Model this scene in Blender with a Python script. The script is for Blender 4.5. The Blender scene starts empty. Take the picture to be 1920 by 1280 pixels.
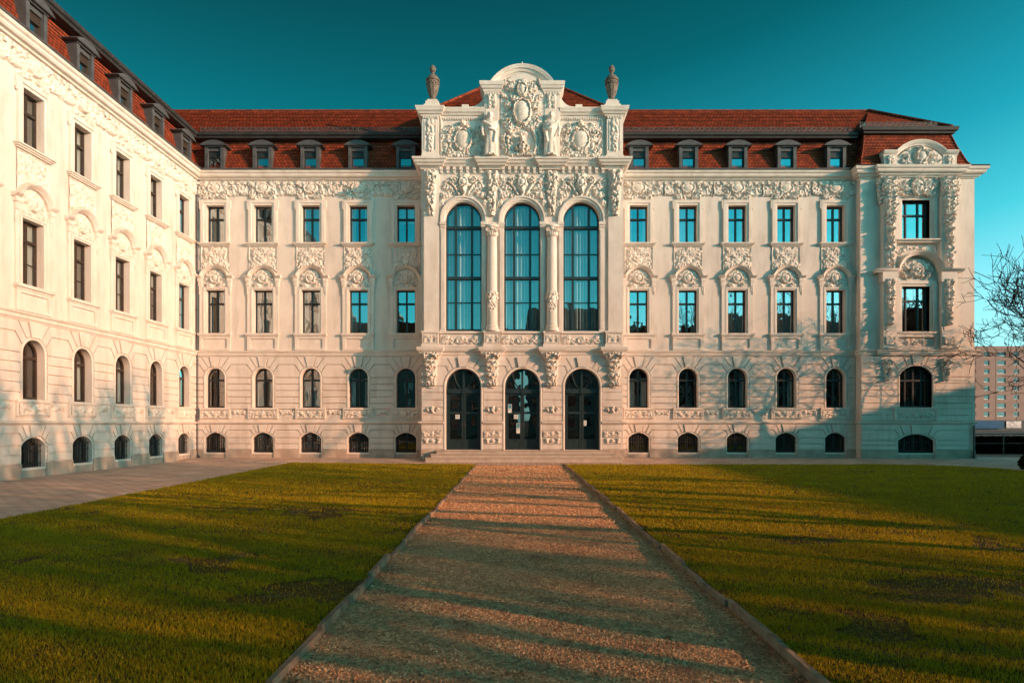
import bpy, bmesh, math, random
import numpy as np
from mathutils import Vector, Matrix
from mathutils.geometry import delaunay_2d_cdt

# ------------------------------------------------------------------ camera, sky, sun
SC = bpy.context.scene
COL = SC.collection
F, CX, HY, EYE, DIST = 1190.0, 968.0, 793.0, 1.725, 29.75      # focal length in photo pixels, axis, horizon, eye height, metres to facade
cam = bpy.data.objects.new('camera', bpy.data.cameras.new('camera'))
COL.objects.link(cam)
cam.location = (0, -DIST, EYE)
cam.rotation_euler = (math.radians(90), 0, 0)
cam.data.sensor_width = 36.0
cam.data.lens = 36.0 * F / 1920.0
cam.data.shift_x = -(CX - 960) / 1920.0
cam.data.shift_y = (HY - 640) / 1920.0
cam.data.clip_end = 3000
SC.camera = cam

SUN_DIR = Vector((1.0, -0.49, 0.245)).normalized()
EL = math.asin(SUN_DIR.z)
AZ = math.atan2(SUN_DIR.x, SUN_DIR.y)
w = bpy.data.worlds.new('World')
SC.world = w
w.use_nodes = True
nt = w.node_tree
bg = nt.nodes['Background']
sky = nt.nodes.new('ShaderNodeTexSky')
sky.sky_type = 'NISHITA'
sky.sun_disc = False
sky.sun_elevation = EL
sky.sun_rotation = AZ
sky.air_density = 1.0
sky.dust_density = 1.0
sky.ozone_density = 2.0
gam = nt.nodes.new('ShaderNodeGamma')
gam.inputs[1].default_value = 1.0
mul = nt.nodes.new('ShaderNodeMix')
mul.data_type = 'RGBA'
mul.blend_type = 'MULTIPLY'
mul.inputs[0].default_value = 1.0
mul.inputs[7].default_value = (0.04, 0.86, 1.0, 1)
hsv = nt.nodes.new('ShaderNodeHueSaturation')
hsv.inputs['Saturation'].default_value = 0.35
nt.links.new(sky.outputs[0], hsv.inputs['Color'])
nt.links.new(hsv.outputs[0], gam.inputs[0])
nt.links.new(gam.outputs[0], mul.inputs[6])
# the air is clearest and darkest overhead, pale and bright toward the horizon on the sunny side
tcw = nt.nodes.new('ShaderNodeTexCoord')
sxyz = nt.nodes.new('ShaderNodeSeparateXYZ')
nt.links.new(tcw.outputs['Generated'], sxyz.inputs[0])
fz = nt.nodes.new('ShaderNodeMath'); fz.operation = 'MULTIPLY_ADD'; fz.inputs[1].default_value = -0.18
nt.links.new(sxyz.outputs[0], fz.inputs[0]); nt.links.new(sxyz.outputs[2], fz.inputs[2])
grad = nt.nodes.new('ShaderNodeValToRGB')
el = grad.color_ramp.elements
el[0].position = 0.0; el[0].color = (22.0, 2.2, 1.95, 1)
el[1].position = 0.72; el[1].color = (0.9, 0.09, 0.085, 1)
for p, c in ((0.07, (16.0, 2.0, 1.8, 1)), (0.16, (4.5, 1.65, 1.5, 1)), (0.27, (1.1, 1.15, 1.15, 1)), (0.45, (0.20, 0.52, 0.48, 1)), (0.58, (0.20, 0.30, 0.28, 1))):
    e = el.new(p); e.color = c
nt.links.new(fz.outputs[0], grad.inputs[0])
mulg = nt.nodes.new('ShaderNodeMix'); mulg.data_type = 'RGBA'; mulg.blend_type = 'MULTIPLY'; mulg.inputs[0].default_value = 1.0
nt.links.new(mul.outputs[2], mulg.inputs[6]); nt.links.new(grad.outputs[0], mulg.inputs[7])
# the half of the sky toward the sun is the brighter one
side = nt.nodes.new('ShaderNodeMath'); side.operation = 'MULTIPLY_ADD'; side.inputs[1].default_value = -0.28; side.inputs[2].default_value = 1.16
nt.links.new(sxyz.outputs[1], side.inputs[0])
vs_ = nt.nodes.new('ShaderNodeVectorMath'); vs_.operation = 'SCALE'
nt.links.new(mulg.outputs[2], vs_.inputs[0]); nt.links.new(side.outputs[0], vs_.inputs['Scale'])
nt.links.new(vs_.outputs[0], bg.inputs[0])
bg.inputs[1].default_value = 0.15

sun = bpy.data.objects.new('sun', bpy.data.lights.new('sun', 'SUN'))
COL.objects.link(sun)
sun.rotation_euler = SUN_DIR.to_track_quat('Z', 'Y').to_euler()
sun.location = SUN_DIR * 100
sun.data.energy = 4.9
sun.data.angle = math.radians(0.45)
sun.data.color = (1.0, 0.475, 0.26)
SC.view_settings.view_transform = 'Standard'
SC.view_settings.look = 'None'
SC.view_settings.exposure = 0.24
SC.view_settings.gamma = 1.0

RND = random.Random(7)
NR = np.random.RandomState(11)
R90 = math.radians(90)

def at(px, py, y=0.0):
    """world x, z of a photo pixel on the plane at depth y"""
    d = (y + DIST) / F
    return (px - CX) * d, EYE + (HY - py) * d

# ------------------------------------------------------------------ materials
def mat(name, base, rough=0.8, var=0.12, scale=3.0, bump=0.15, bscale=40.0, spec=0.3, stain=0.0, stain_col=None, sscale=1.3, metallic=0.0):
    m = bpy.data.materials.new(name)
    m.use_nodes = True
    n, l = m.node_tree.nodes, m.node_tree.links
    b = n['Principled BSDF']
    b.inputs['Roughness'].default_value = rough
    b.inputs['Specular IOR Level'].default_value = spec
    b.inputs['Metallic'].default_value = metallic
    tc = n.new('ShaderNodeTexCoord')
    nz = n.new('ShaderNodeTexNoise'); nz.inputs['Scale'].default_value = scale; nz.inputs['Detail'].default_value = 6
    l.new(tc.outputs['Object'], nz.inputs['Vector'])
    rp = n.new('ShaderNodeValToRGB')
    rp.color_ramp.elements[0].position = 0.3
    rp.color_ramp.elements[1].position = 0.7
    rp.color_ramp.elements[0].color = [c * (1 - var) for c in base] + [1]
    rp.color_ramp.elements[1].color = [min(1, c * (1 + var)) for c in base] + [1]
    l.new(nz.outputs[0], rp.inputs[0])
    out = rp.outputs[0]
    if stain:
        mp = n.new('ShaderNodeMapping'); mp.inputs['Scale'].default_value = (1.6, 1.6, 0.35)
        l.new(tc.outputs['Object'], mp.inputs[0])
        n2 = n.new('ShaderNodeTexNoise'); n2.inputs['Scale'].default_value = sscale; n2.inputs['Detail'].default_value = 8
        n2.inputs['Roughness'].default_value = 0.65
        l.new(mp.outputs[0], n2.inputs['Vector'])
        r2 = n.new('ShaderNodeValToRGB'); r2.color_ramp.elements[0].position = 0.48; r2.color_ramp.elements[1].position = 0.75
        r2.color_ramp.elements[0].color = (0, 0, 0, 1); r2.color_ramp.elements[1].color = (stain,) * 3 + (1,)
        l.new(n2.outputs[0], r2.inputs[0])
        mx = n.new('ShaderNodeMix'); mx.data_type = 'RGBA'
        l.new(r2.outputs[0], mx.inputs[0]); l.new(out, mx.inputs[6]); mx.inputs[7].default_value = list(stain_col) + [1]
        out = mx.outputs[2]
    l.new(out, b.inputs['Base Color'])
    if bump:
        n3 = n.new('ShaderNodeTexNoise'); n3.inputs['Scale'].default_value = bscale; n3.inputs['Detail'].default_value = 4
        l.new(tc.outputs['Object'], n3.inputs['Vector'])
        bp = n.new('ShaderNodeBump'); bp.inputs['Strength'].default_value = bump; bp.inputs['Distance'].default_value = 0.03
        l.new(n3.outputs[0], bp.inputs['Height']); l.new(bp.outputs[0], b.inputs['Normal'])
    return m

STUC = (0.73, 0.645, 0.575)
M_wall = mat('stucco', STUC, 0.85, 0.05, 0.9, 0.12, 25, 0.2, 0.8, (0.47, 0.40, 0.34))
M_trim = mat('stucco_trim', (0.74, 0.66, 0.59), 0.85, 0.06, 2.5, 0.12, 40, 0.2, 0.6, (0.52, 0.43, 0.34))
M_relief = mat('stucco_relief', (0.76, 0.68, 0.60), 0.85, 0.16, 9.0, 0.25, 30, 0.2, 0.75, (0.40, 0.31, 0.24), 5.0)
M_rust = mat('stucco_ashlar', (0.72, 0.64, 0.575), 0.85, 0.06, 1.2, 0.12, 30, 0.2, 0.8, (0.47, 0.39, 0.32))
M_plinth = mat('granite_plinth', (0.46, 0.37, 0.30), 0.85, 0.22, 2.0, 0.2, 30, 0.25, 0.6, (0.26, 0.20, 0.16))
M_urn = mat('weathered_stone', (0.19, 0.15, 0.12), 0.9, 0.4, 6.0, 0.4, 25, 0.15, 0.8, (0.10, 0.085, 0.07))
M_zinc = mat('zinc_sheet', (0.075, 0.075, 0.078), 0.55, 0.3, 3.0, 0.08, 12, 0.4)
M_gutter = mat('dark_gutter', (0.035, 0.033, 0.033), 0.6, 0.3, 3.0, 0.1, 20, 0.3)
M_frame = mat('dark_painted_wood', (0.022, 0.026, 0.027), 0.45, 0.2, 6.0, 0.04, 40, 0.4)
M_brown = mat('brown_painted_wood', (0.045, 0.028, 0.018), 0.5, 0.2, 6.0, 0.04, 40, 0.4)
M_door = mat('door_paint', (0.020, 0.036, 0.040), 0.4, 0.2, 5.0, 0.04, 40, 0.45)
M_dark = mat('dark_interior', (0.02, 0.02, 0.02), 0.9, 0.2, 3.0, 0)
M_iron = mat('iron', (0.03, 0.028, 0.027), 0.6, 0.2, 8.0, 0.1, 60, 0.3)
M_paper = mat('paper', (0.75, 0.78, 0.76), 0.7, 0.05, 10.0, 0)
M_bluepaper = mat('printed_blue', (0.10, 0.32, 0.42), 0.6, 0.3, 14.0, 0)
M_curtain = mat('sheer_curtain', (0.44, 0.46, 0.45), 0.9, 0.05, 6.0, 0)
M_bark = mat('bark', (0.030, 0.021, 0.017), 0.95, 0.35, 8.0, 0.5, 30, 0.1)
M_step = mat('step_stone', (0.52, 0.44, 0.37), 0.85, 0.12, 3.0, 0.2, 40, 0.2, 0.6, (0.34, 0.27, 0.22))
M_kerb = mat('kerb_stone', (0.34, 0.235, 0.16), 0.95, 0.35, 5.0, 0.5, 25, 0.15, 0.6, (0.14, 0.09, 0.06))
M_shrub = mat('dark_leaves', (0.012, 0.016, 0.008), 0.95, 0.4, 8.0, 0, 40, 0.03)

def glass(name, fac, dark=None, wob=0.004):
    m = bpy.data.materials.new(name)
    m.use_nodes = True
    n, l = m.node_tree.nodes, m.node_tree.links
    n.remove(n['Principled BSDF'])
    out = n['Material Output']
    g = n.new('ShaderNodeBsdfGlossy'); g.inputs['Roughness'].default_value = 0.01; g.inputs['Color'].default_value = (0.92, 0.96, 0.96, 1)
    if dark:
        t = n.new('ShaderNodeBsdfDiffuse'); t.inputs['Color'].default_value = list(dark) + [1]
    else:
        t = n.new('ShaderNodeBsdfTransparent'); t.inputs['Color'].default_value = (0.88, 0.95, 0.94, 1)
    tc = n.new('ShaderNodeTexCoord')
    nz = n.new('ShaderNodeTexNoise'); nz.inputs['Scale'].default_value = 1.7; nz.inputs['Detail'].default_value = 1
    l.new(tc.outputs['Object'], nz.inputs['Vector'])
    bp = n.new('ShaderNodeBump'); bp.inputs['Distance'].default_value = wob; bp.inputs['Strength'].default_value = 1.0
    l.new(nz.outputs[0], bp.inputs['Height']); l.new(bp.outputs[0], g.inputs['Normal'])
    mx = n.new('ShaderNodeMixShader'); mx.inputs[0].default_value = fac
    l.new(t.outputs[0], mx.inputs[1]); l.new(g.outputs[0], mx.inputs[2]); l.new(mx.outputs[0], out.inputs[0])
    return m
M_glass = glass('window_glass', 0.38)
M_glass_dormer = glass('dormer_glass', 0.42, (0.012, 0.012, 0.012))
M_glass_low = glass('dim_window_glass', 0.24)
M_glass_clear = glass('clear_window_glass', 0.2)
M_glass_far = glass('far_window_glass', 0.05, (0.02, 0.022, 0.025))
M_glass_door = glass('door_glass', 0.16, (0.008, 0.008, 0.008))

def tile_material():
    m = mat('roof_tiles', (0.40, 0.085, 0.030), 0.8, 0.3, 2.0, 0.2, 30, 0.2)
    n, l = m.node_tree.nodes, m.node_tree.links
    b = n['Principled BSDF']
    tc = n['Texture Coordinate']
    sp = n.new('ShaderNodeSeparateXYZ'); l.new(tc.outputs['Object'], sp.inputs[0])
    cb = n.new('ShaderNodeCombineXYZ'); l.new(sp.outputs[0], cb.inputs[0]); l.new(sp.outputs[2], cb.inputs[1])
    br = n.new('ShaderNodeTexBrick'); br.inputs['Scale'].default_value = 1.0
    br.inputs['Brick Width'].default_value = 0.17; br.inputs['Row Height'].default_value = 0.155
    br.inputs['Mortar Size'].default_value = 0.014; br.inputs['Color1'].default_value = (0.38, 0.068, 0.026, 1)
    br.inputs['Color2'].default_value = (0.19, 0.037, 0.017, 1); br.inputs['Mortar'].default_value = (0.06, 0.014, 0.008, 1)
    l.new(cb.outputs[0], br.inputs['Vector'])
    mx = n.new('ShaderNodeMix'); mx.data_type = 'RGBA'; mx.blend_type = 'MULTIPLY'; mx.inputs[0].default_value = 0.5
    rp = n['Color Ramp']
    rp.color_ramp.elements[0].color = (0.55, 0.55, 0.55, 1); rp.color_ramp.elements[1].color = (1.2, 1.2, 1.2, 1)
    l.new(br.outputs[0], mx.inputs[6]); l.new(rp.outputs[0], mx.inputs[7]); l.new(mx.outputs[2], b.inputs['Base Color'])
    return m
M_tile = tile_material()

def vnoise(x, y, sc, seed):
    g = np.random.RandomState(seed).rand(64, 64)
    u, v = (x/sc) % 64, (y/sc) % 64
    i, j = u.astype(int), v.astype(int); f, h = u-i, v-j
    f = f*f*(3-2*f); h = h*h*(3-2*h)
    i2, j2 = (i+1) % 64, (j+1) % 64
    return (g[i,j]*(1-f)+g[i2,j]*f)*(1-h) + (g[i,j2]*(1-f)+g[i2,j2]*f)*h

# ------------------------------------------------------------------ mesh builder
class MB:
    def __init__(s):
        s.v, s.f, s.mi, s.cur = [], [], [], 0
    def add(s, vs, fs):
        o = len(s.v)
        s.v += [tuple(p) for p in vs]
        for f in fs:
            s.f.append(tuple(i + o for i in f)); s.mi.append(s.cur)
    def box(s, x0, x1, y0, y1, z0, z1):
        s.add([(x0,y0,z0),(x1,y0,z0),(x1,y1,z0),(x0,y1,z0),(x0,y0,z1),(x1,y0,z1),(x1,y1,z1),(x0,y1,z1)],
              [(0,1,5,4),(1,2,6,5),(2,3,7,6),(3,0,4,7),(4,5,6,7),(3,2,1,0)])
    def prism(s, poly, y0, y1, back=False):
        n = len(poly)
        vs = [(x, y0, z) for x, z in poly] + [(x, y1, z) for x, z in poly]
        fs = [tuple(range(n))] + [(i, i + n, (i + 1) % n + n, (i + 1) % n) for i in range(n)]
        if back: fs.append(tuple(range(2 * n - 1, n - 1, -1)))
        s.add(vs, fs)
    def _sweep(s, path, prof, closed, put, side):
        n, k = len(path), len(prof)
        vs, fs = [], []
        for i in range(n):
            ds = []
            for a, b in ((i - 1, i), (i, i + 1)):
                if not closed and (a < 0 or b >= n): continue
                p, q = path[a % n], path[b % n]
                L = math.hypot(q[0]-p[0], q[1]-p[1]) or 1e-9
                ds.append((-(q[1]-p[1]) / L * side, (q[0]-p[0]) / L * side))
            if len(ds) == 1: m = ds[0]
            else:
                dot = max(-0.7, ds[0][0]*ds[1][0] + ds[0][1]*ds[1][1])
                m = ((ds[0][0]+ds[1][0]) / (1+dot), (ds[0][1]+ds[1][1]) / (1+dot))
            for o, h in prof:
                vs.append(put(path[i][0] + o*m[0], path[i][1] + o*m[1], h))
        for i in range(n if closed else n - 1):
            a, b = i * k, ((i + 1) % n) * k
            for j in range(k - 1): fs.append((a+j, a+j+1, b+j+1, b+j))
        if not closed and k > 2:
            fs.append(tuple(range(k))); fs.append(tuple(range((n-1)*k + k - 1, (n-1)*k - 1, -1)))
        s.add(vs, fs)
    def sweepP(s, path, prof, closed=False, y=0.0):      # moulding in the facade plane: prof = (offset outward, protrusion)
        s._sweep(path, prof, closed, lambda a, b, h: (a, y - h, b), 1)
    def sweepH(s, path, prof, closed=False):             # horizontal moulding along a plan path: prof = (protrusion, z)
        s._sweep(path, prof, closed, lambda a, b, h: (a, b, h), -1)
    def lathe(s, prof, seg=24, c=(0,0,0), lobes=0, amp=0.0, sy=1.0):
        vs, fs = [], []
        for r, z in prof:
            for i in range(seg):
                t = 2*math.pi*i/seg
                rr = r * (1 + amp*math.cos(lobes*t)) if lobes else r
                vs.append((c[0]+rr*math.cos(t), c[1]+sy*rr*math.sin(t), c[2]+z))
        for j in range(len(prof)-1):
            for i in range(seg):
                a, b = j*seg+i, j*seg+(i+1)%seg
                fs.append((a, b, b+seg, a+seg))
        fs.append(tuple(range(seg-1, -1, -1))); fs.append(tuple(range((len(prof)-1)*seg, len(prof)*seg)))
        s.add(vs, fs)
    def tube(s, pts, rad, seg=6):
        pts = [Vector(p) for p in pts]
        vs, fs = [], []
        ref = Vector((0.31, 0.2, 0.93))
        for i, p in enumerate(pts):
            d = (pts[min(i+1, len(pts)-1)] - pts[max(i-1, 0)]).normalized()
            a = d.cross(ref)
            if a.length < 0.05: a = d.cross(Vector((1, 0, 0)))
            a.normalize(); b = d.cross(a)
            r = rad[i] if hasattr(rad, '__len__') else rad
            for k in range(seg):
                t = 2*math.pi*k/seg
                vs.append(p + a*(r*math.cos(t)) + b*(r*math.sin(t)))
        for i in range(len(pts)-1):
            for k in range(seg):
                q = i*seg+k; q2 = i*seg+(k+1) % seg
                fs.append((q, q2, q2+seg, q+seg))
        fs.append(tuple(range(seg-1, -1, -1))); fs.append(tuple(range((len(pts)-1)*seg, len(pts)*seg)))
        s.add(vs, fs)
    def ball(s, c, r, seg=14, rings=9):
        rx, ry, rz = r if hasattr(r, '__len__') else (r, r, r)
        vs, fs = [], []
        for j in range(rings+1):
            ph = math.pi*j/rings
            for i in range(seg):
                t = 2*math.pi*i/seg
                vs.append((c[0]+rx*math.sin(ph)*math.cos(t), c[1]+ry*math.sin(ph)*math.sin(t), c[2]-rz*math.cos(ph)))
        for j in range(rings):
            for i in range(seg):
                a, b = j*seg+i, j*seg+(i+1) % seg
                fs.append((a, b, b+seg, a+seg))
        s.add(vs, fs)
    def wall(s, x0, x1, z0, z1, holes=(), y=0.0):        # wall sheet with openings; holes = (outline, reveal depth)
        outer = [(x0,z0),(x1,z0),(x1,z1),(x0,z1)]
        co, ed = [], []
        for loop in [outer] + [h[0] for h in holes]:
            o = len(co); n = len(loop)
            co += [Vector(p) for p in loop]
            ed += [(o+i, o+(i+1) % n) for i in range(n)]
        r = delaunay_2d_cdt(co, ed, [], 0, 1e-6)
        def inside(p, loop):
            c = False
            for i in range(len(loop)):
                (a, b), (d, e) = loop[i], loop[i-1]
                if (b > p[1]) != (e > p[1]) and p[0] < (d-a)*(p[1]-b)/(e-b)+a: c = not c
            return c
        fs = []
        for f in r[2]:
            m = ((sum(r[0][i].x for i in f))/len(f), (sum(r[0][i].y for i in f))/len(f))
            if not any(inside(m, h[0]) for h in holes): fs.append(tuple(f))
        s.add([(p.x, y, p.y) for p in r[0]], fs)
        for loop, d in holes:
            n = len(loop)
            s.add([(a, y, b) for a, b in loop] + [(a, y+d, b) for a, b in loop], [(i, (i+1) % n, (i+1) % n + n, i+n) for i in range(n)])
    def mesh(s, name, mats, smooth=False):
        me = bpy.data.meshes.new(name)
        me.from_pydata(s.v, [], s.f)
        for m in (mats if isinstance(mats, (list, tuple)) else [mats]): me.materials.append(m)
        if s.cur or any(s.mi): me.polygons.foreach_set('material_index', s.mi)
        bm = bmesh.new(); bm.from_mesh(me)
        bmesh.ops.remove_doubles(bm, verts=bm.verts, dist=1e-5) if len(s.v) < 60000 else None
        bmesh.ops.recalc_face_normals(bm, faces=bm.faces)
        bm.to_mesh(me); bm.free()
        if smooth:
            me.polygons.foreach_set('use_smooth', [True]*len(me.polygons))
            if smooth != 'all': me.set_sharp_from_angle(angle=math.radians(smooth if smooth > 1 else 35))
        return me
    def build(s, name, mats, parent=None, loc=(0,0,0), smooth=False):
        return inst(name, s.mesh(name, mats, smooth), parent, loc)

def inst(name, me, parent=None, loc=(0,0,0), rz=0.0, sc=None):
    o = bpy.data.objects.new(name, me)
    COL.objects.link(o)
    o.parent = parent
    o.location = loc
    o.rotation_euler[2] = rz
    if sc: o.scale = sc
    return o
def tag(o, label=None, cat=None, group=None, kind=None):
    for k, v in (('label', label), ('category', cat), ('group', group), ('kind', kind)):
        if v: o[k] = v
    return o
def thing(name, label, cat, loc=(0,0,0), rz=0.0, group=None):
    return tag(inst(name, None, None, loc, rz), label, cat, group)

# outlines -----------------------------------------------------------
def rect_out(w, z0, z1, x=0.0):
    return [(x-w/2, z0), (x+w/2, z0), (x+w/2, z1), (x-w/2, z1)]
def arch_geo(w, z1, rise):
    R = ((w/2)**2 + rise**2) / (2*rise)
    return R, z1 - R
def arch_pts(w, z1, rise, x=0.0, n=16):                  # from right springing over to left springing
    R, zc = arch_geo(w, z1, rise)
    th = math.asin(min(1, w/2/R))
    if rise > w/2: th = math.pi - th
    return [(x + R*math.sin(th - 2*th*i/n), zc + R*math.cos(th - 2*th*i/n)) for i in range(n+1)]
def arch_out(w, z0, z1, rise, x=0.0, n=16):
    return [(x-w/2, z0), (x+w/2, z0)] + arch_pts(w, z1, rise, x, n)
def arch_path(w, z0, z1, rise, x=0.0, n=16):             # left jamb up, over, right jamb down
    return [(x-w/2, z0)] + arch_pts(w, z1, rise, x, n)[::-1] + [(x+w/2, z0)]

def inset(poly, d):
    n = len(poly); out = []
    area = sum(poly[i][0]*poly[(i+1) % n][1] - poly[(i+1) % n][0]*poly[i][1] for i in range(n))
    sg = 1 if area > 0 else -1
    for i in range(n):
        a, b, c = poly[i-1], poly[i], poly[(i+1) % n]
        l1 = math.hypot(b[0]-a[0], b[1]-a[1]) or 1e-9; l2 = math.hypot(c[0]-b[0], c[1]-b[1]) or 1e-9
        n1 = (-(b[1]-a[1])/l1*sg, (b[0]-a[0])/l1*sg); n2 = (-(c[1]-b[1])/l2*sg, (c[0]-b[0])/l2*sg)
        dt = max(-0.5, n1[0]*n2[0]+n1[1]*n2[1])
        out.append((b[0] + d*(n1[0]+n2[0])/(1+dt), b[1] + d*(n1[1]+n2[1])/(1+dt)))
    return out

# rustication --------------------------------------------------------
def rustic(mb, arches, x_lo, x_hi, w, z_top_arch, rise, courses, z_diag, z_hat, z_top, th1, th2, hat_dx, p=0.055, y=0.0, gap=0.023, key=0.095):
    """ashlar blocks with open joints round a row of arches (w, rise: the archivolt's outside)"""
    R, zc = arch_geo(w, z_top_arch, rise)
    zs = z_top_arch - rise
    def hw(z):
        if z <= zs: return w/2
        return math.sqrt(max(0, R*R - (z-zc)**2))
    def edge(x, sgn, z0, z1):                             # samples along an arch side, bottom to top
        if x is None: return None
        k = 1 if z1 <= zs else 5
        return [(x + sgn*hw(z0 + (z1-z0)*i/k), z0 + (z1-z0)*i/k) for i in range(k+1)]
    def block(poly, pr=p):
        q = inset(poly, gap)
        mb.prism(q, y-pr, y+0.0)
    gaps = [(None, arches[0])] + list(zip(arches[:-1], arches[1:])) + [(arches[-1], None)]
    c = lambda a: (R*math.sin(a), zc + R*math.cos(a))
    top = lambda a: math.tan(a)*(z_top - zc)
    for xl, xr in gaps:
        if xl is None and xr - w/2 - x_lo < 0.12: continue
        if xr is None and x_hi - xl - w/2 < 0.12: continue
        for z0, z1 in zip(courses[:-1], courses[1:]):
            L = edge(xl, 1, z0, z1) or [(x_lo, z0), (x_lo, z1)]
            Rr = edge(xr, -1, z0, z1) or [(x_hi, z0), (x_hi, z1)]
            block(L[::-1] + Rr)
        z0 = courses[-1]
        Lp = (edge(xl, 1, z0, z_diag) + [(xl + hw(z_diag) + hat_dx, z_hat)]) if xl is not None else [(x_lo, z0), (x_lo, z_hat)]
        Rp = (edge(xr, -1, z0, z_diag) + [(xr - hw(z_diag) - hat_dx, z_hat)]) if xr is not None else [(x_hi, z0), (x_hi, z_hat)]
        if Rp[-1][0] - Lp[-1][0] < 0.05:
            if xl is not None and xr is None: Lp = Lp[:-1] + [(x_hi - 0.03, z_hat - 0.05)]
            if xr is not None and xl is None: Rp = Rp[:-1] + [(x_lo + 0.03, z_hat - 0.05)]
        block(Lp[::-1] + Rp)
        ad = math.acos(max(-1, min(1, (z_diag-zc)/R)))
        def arcs(x, sgn):
            if x is None: return None
            return [(x + sgn*c(th2 + (ad-th2)*i/4)[0], c(th2 + (ad-th2)*i/4)[1]) for i in range(5)]
        LB = ([(xl + top(th2), z_top)] + arcs(xl, 1) + [Lp[-1]]) if xl is not None else [(x_lo, z_top), (x_lo, z_hat)]
        RB = ([(xr - top(th2), z_top)] + arcs(xr, -1) + [Rp[-1]]) if xr is not None else [(x_hi, z_top), (x_hi, z_hat)]
        if RB[0][0] - LB[0][0] > 0.06: block(LB + RB[::-1])
    for x in arches:
        for sg in (1, -1):
            arc = [(x + sg*c(th1 + (th2-th1)*i/3)[0], c(th1 + (th2-th1)*i/3)[1]) for i in range(4)]
            lim = lambda v: min(x_hi, max(x_lo, v))
            block([(lim(x + sg*top(th1)), z_top)] + arc + [(lim(x + sg*top(th2)), z_top)])
        arc = [(x + c(-th1 + 2*th1*i/4)[0], c(-th1 + 2*th1*i/4)[1] - 0.03) for i in range(5)]
        mb.prism(inset([(x - top(th1), z_top)] + arc + [(x + top(th1), z_top)], gap*0.4), y-key, y+0.0)

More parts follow.
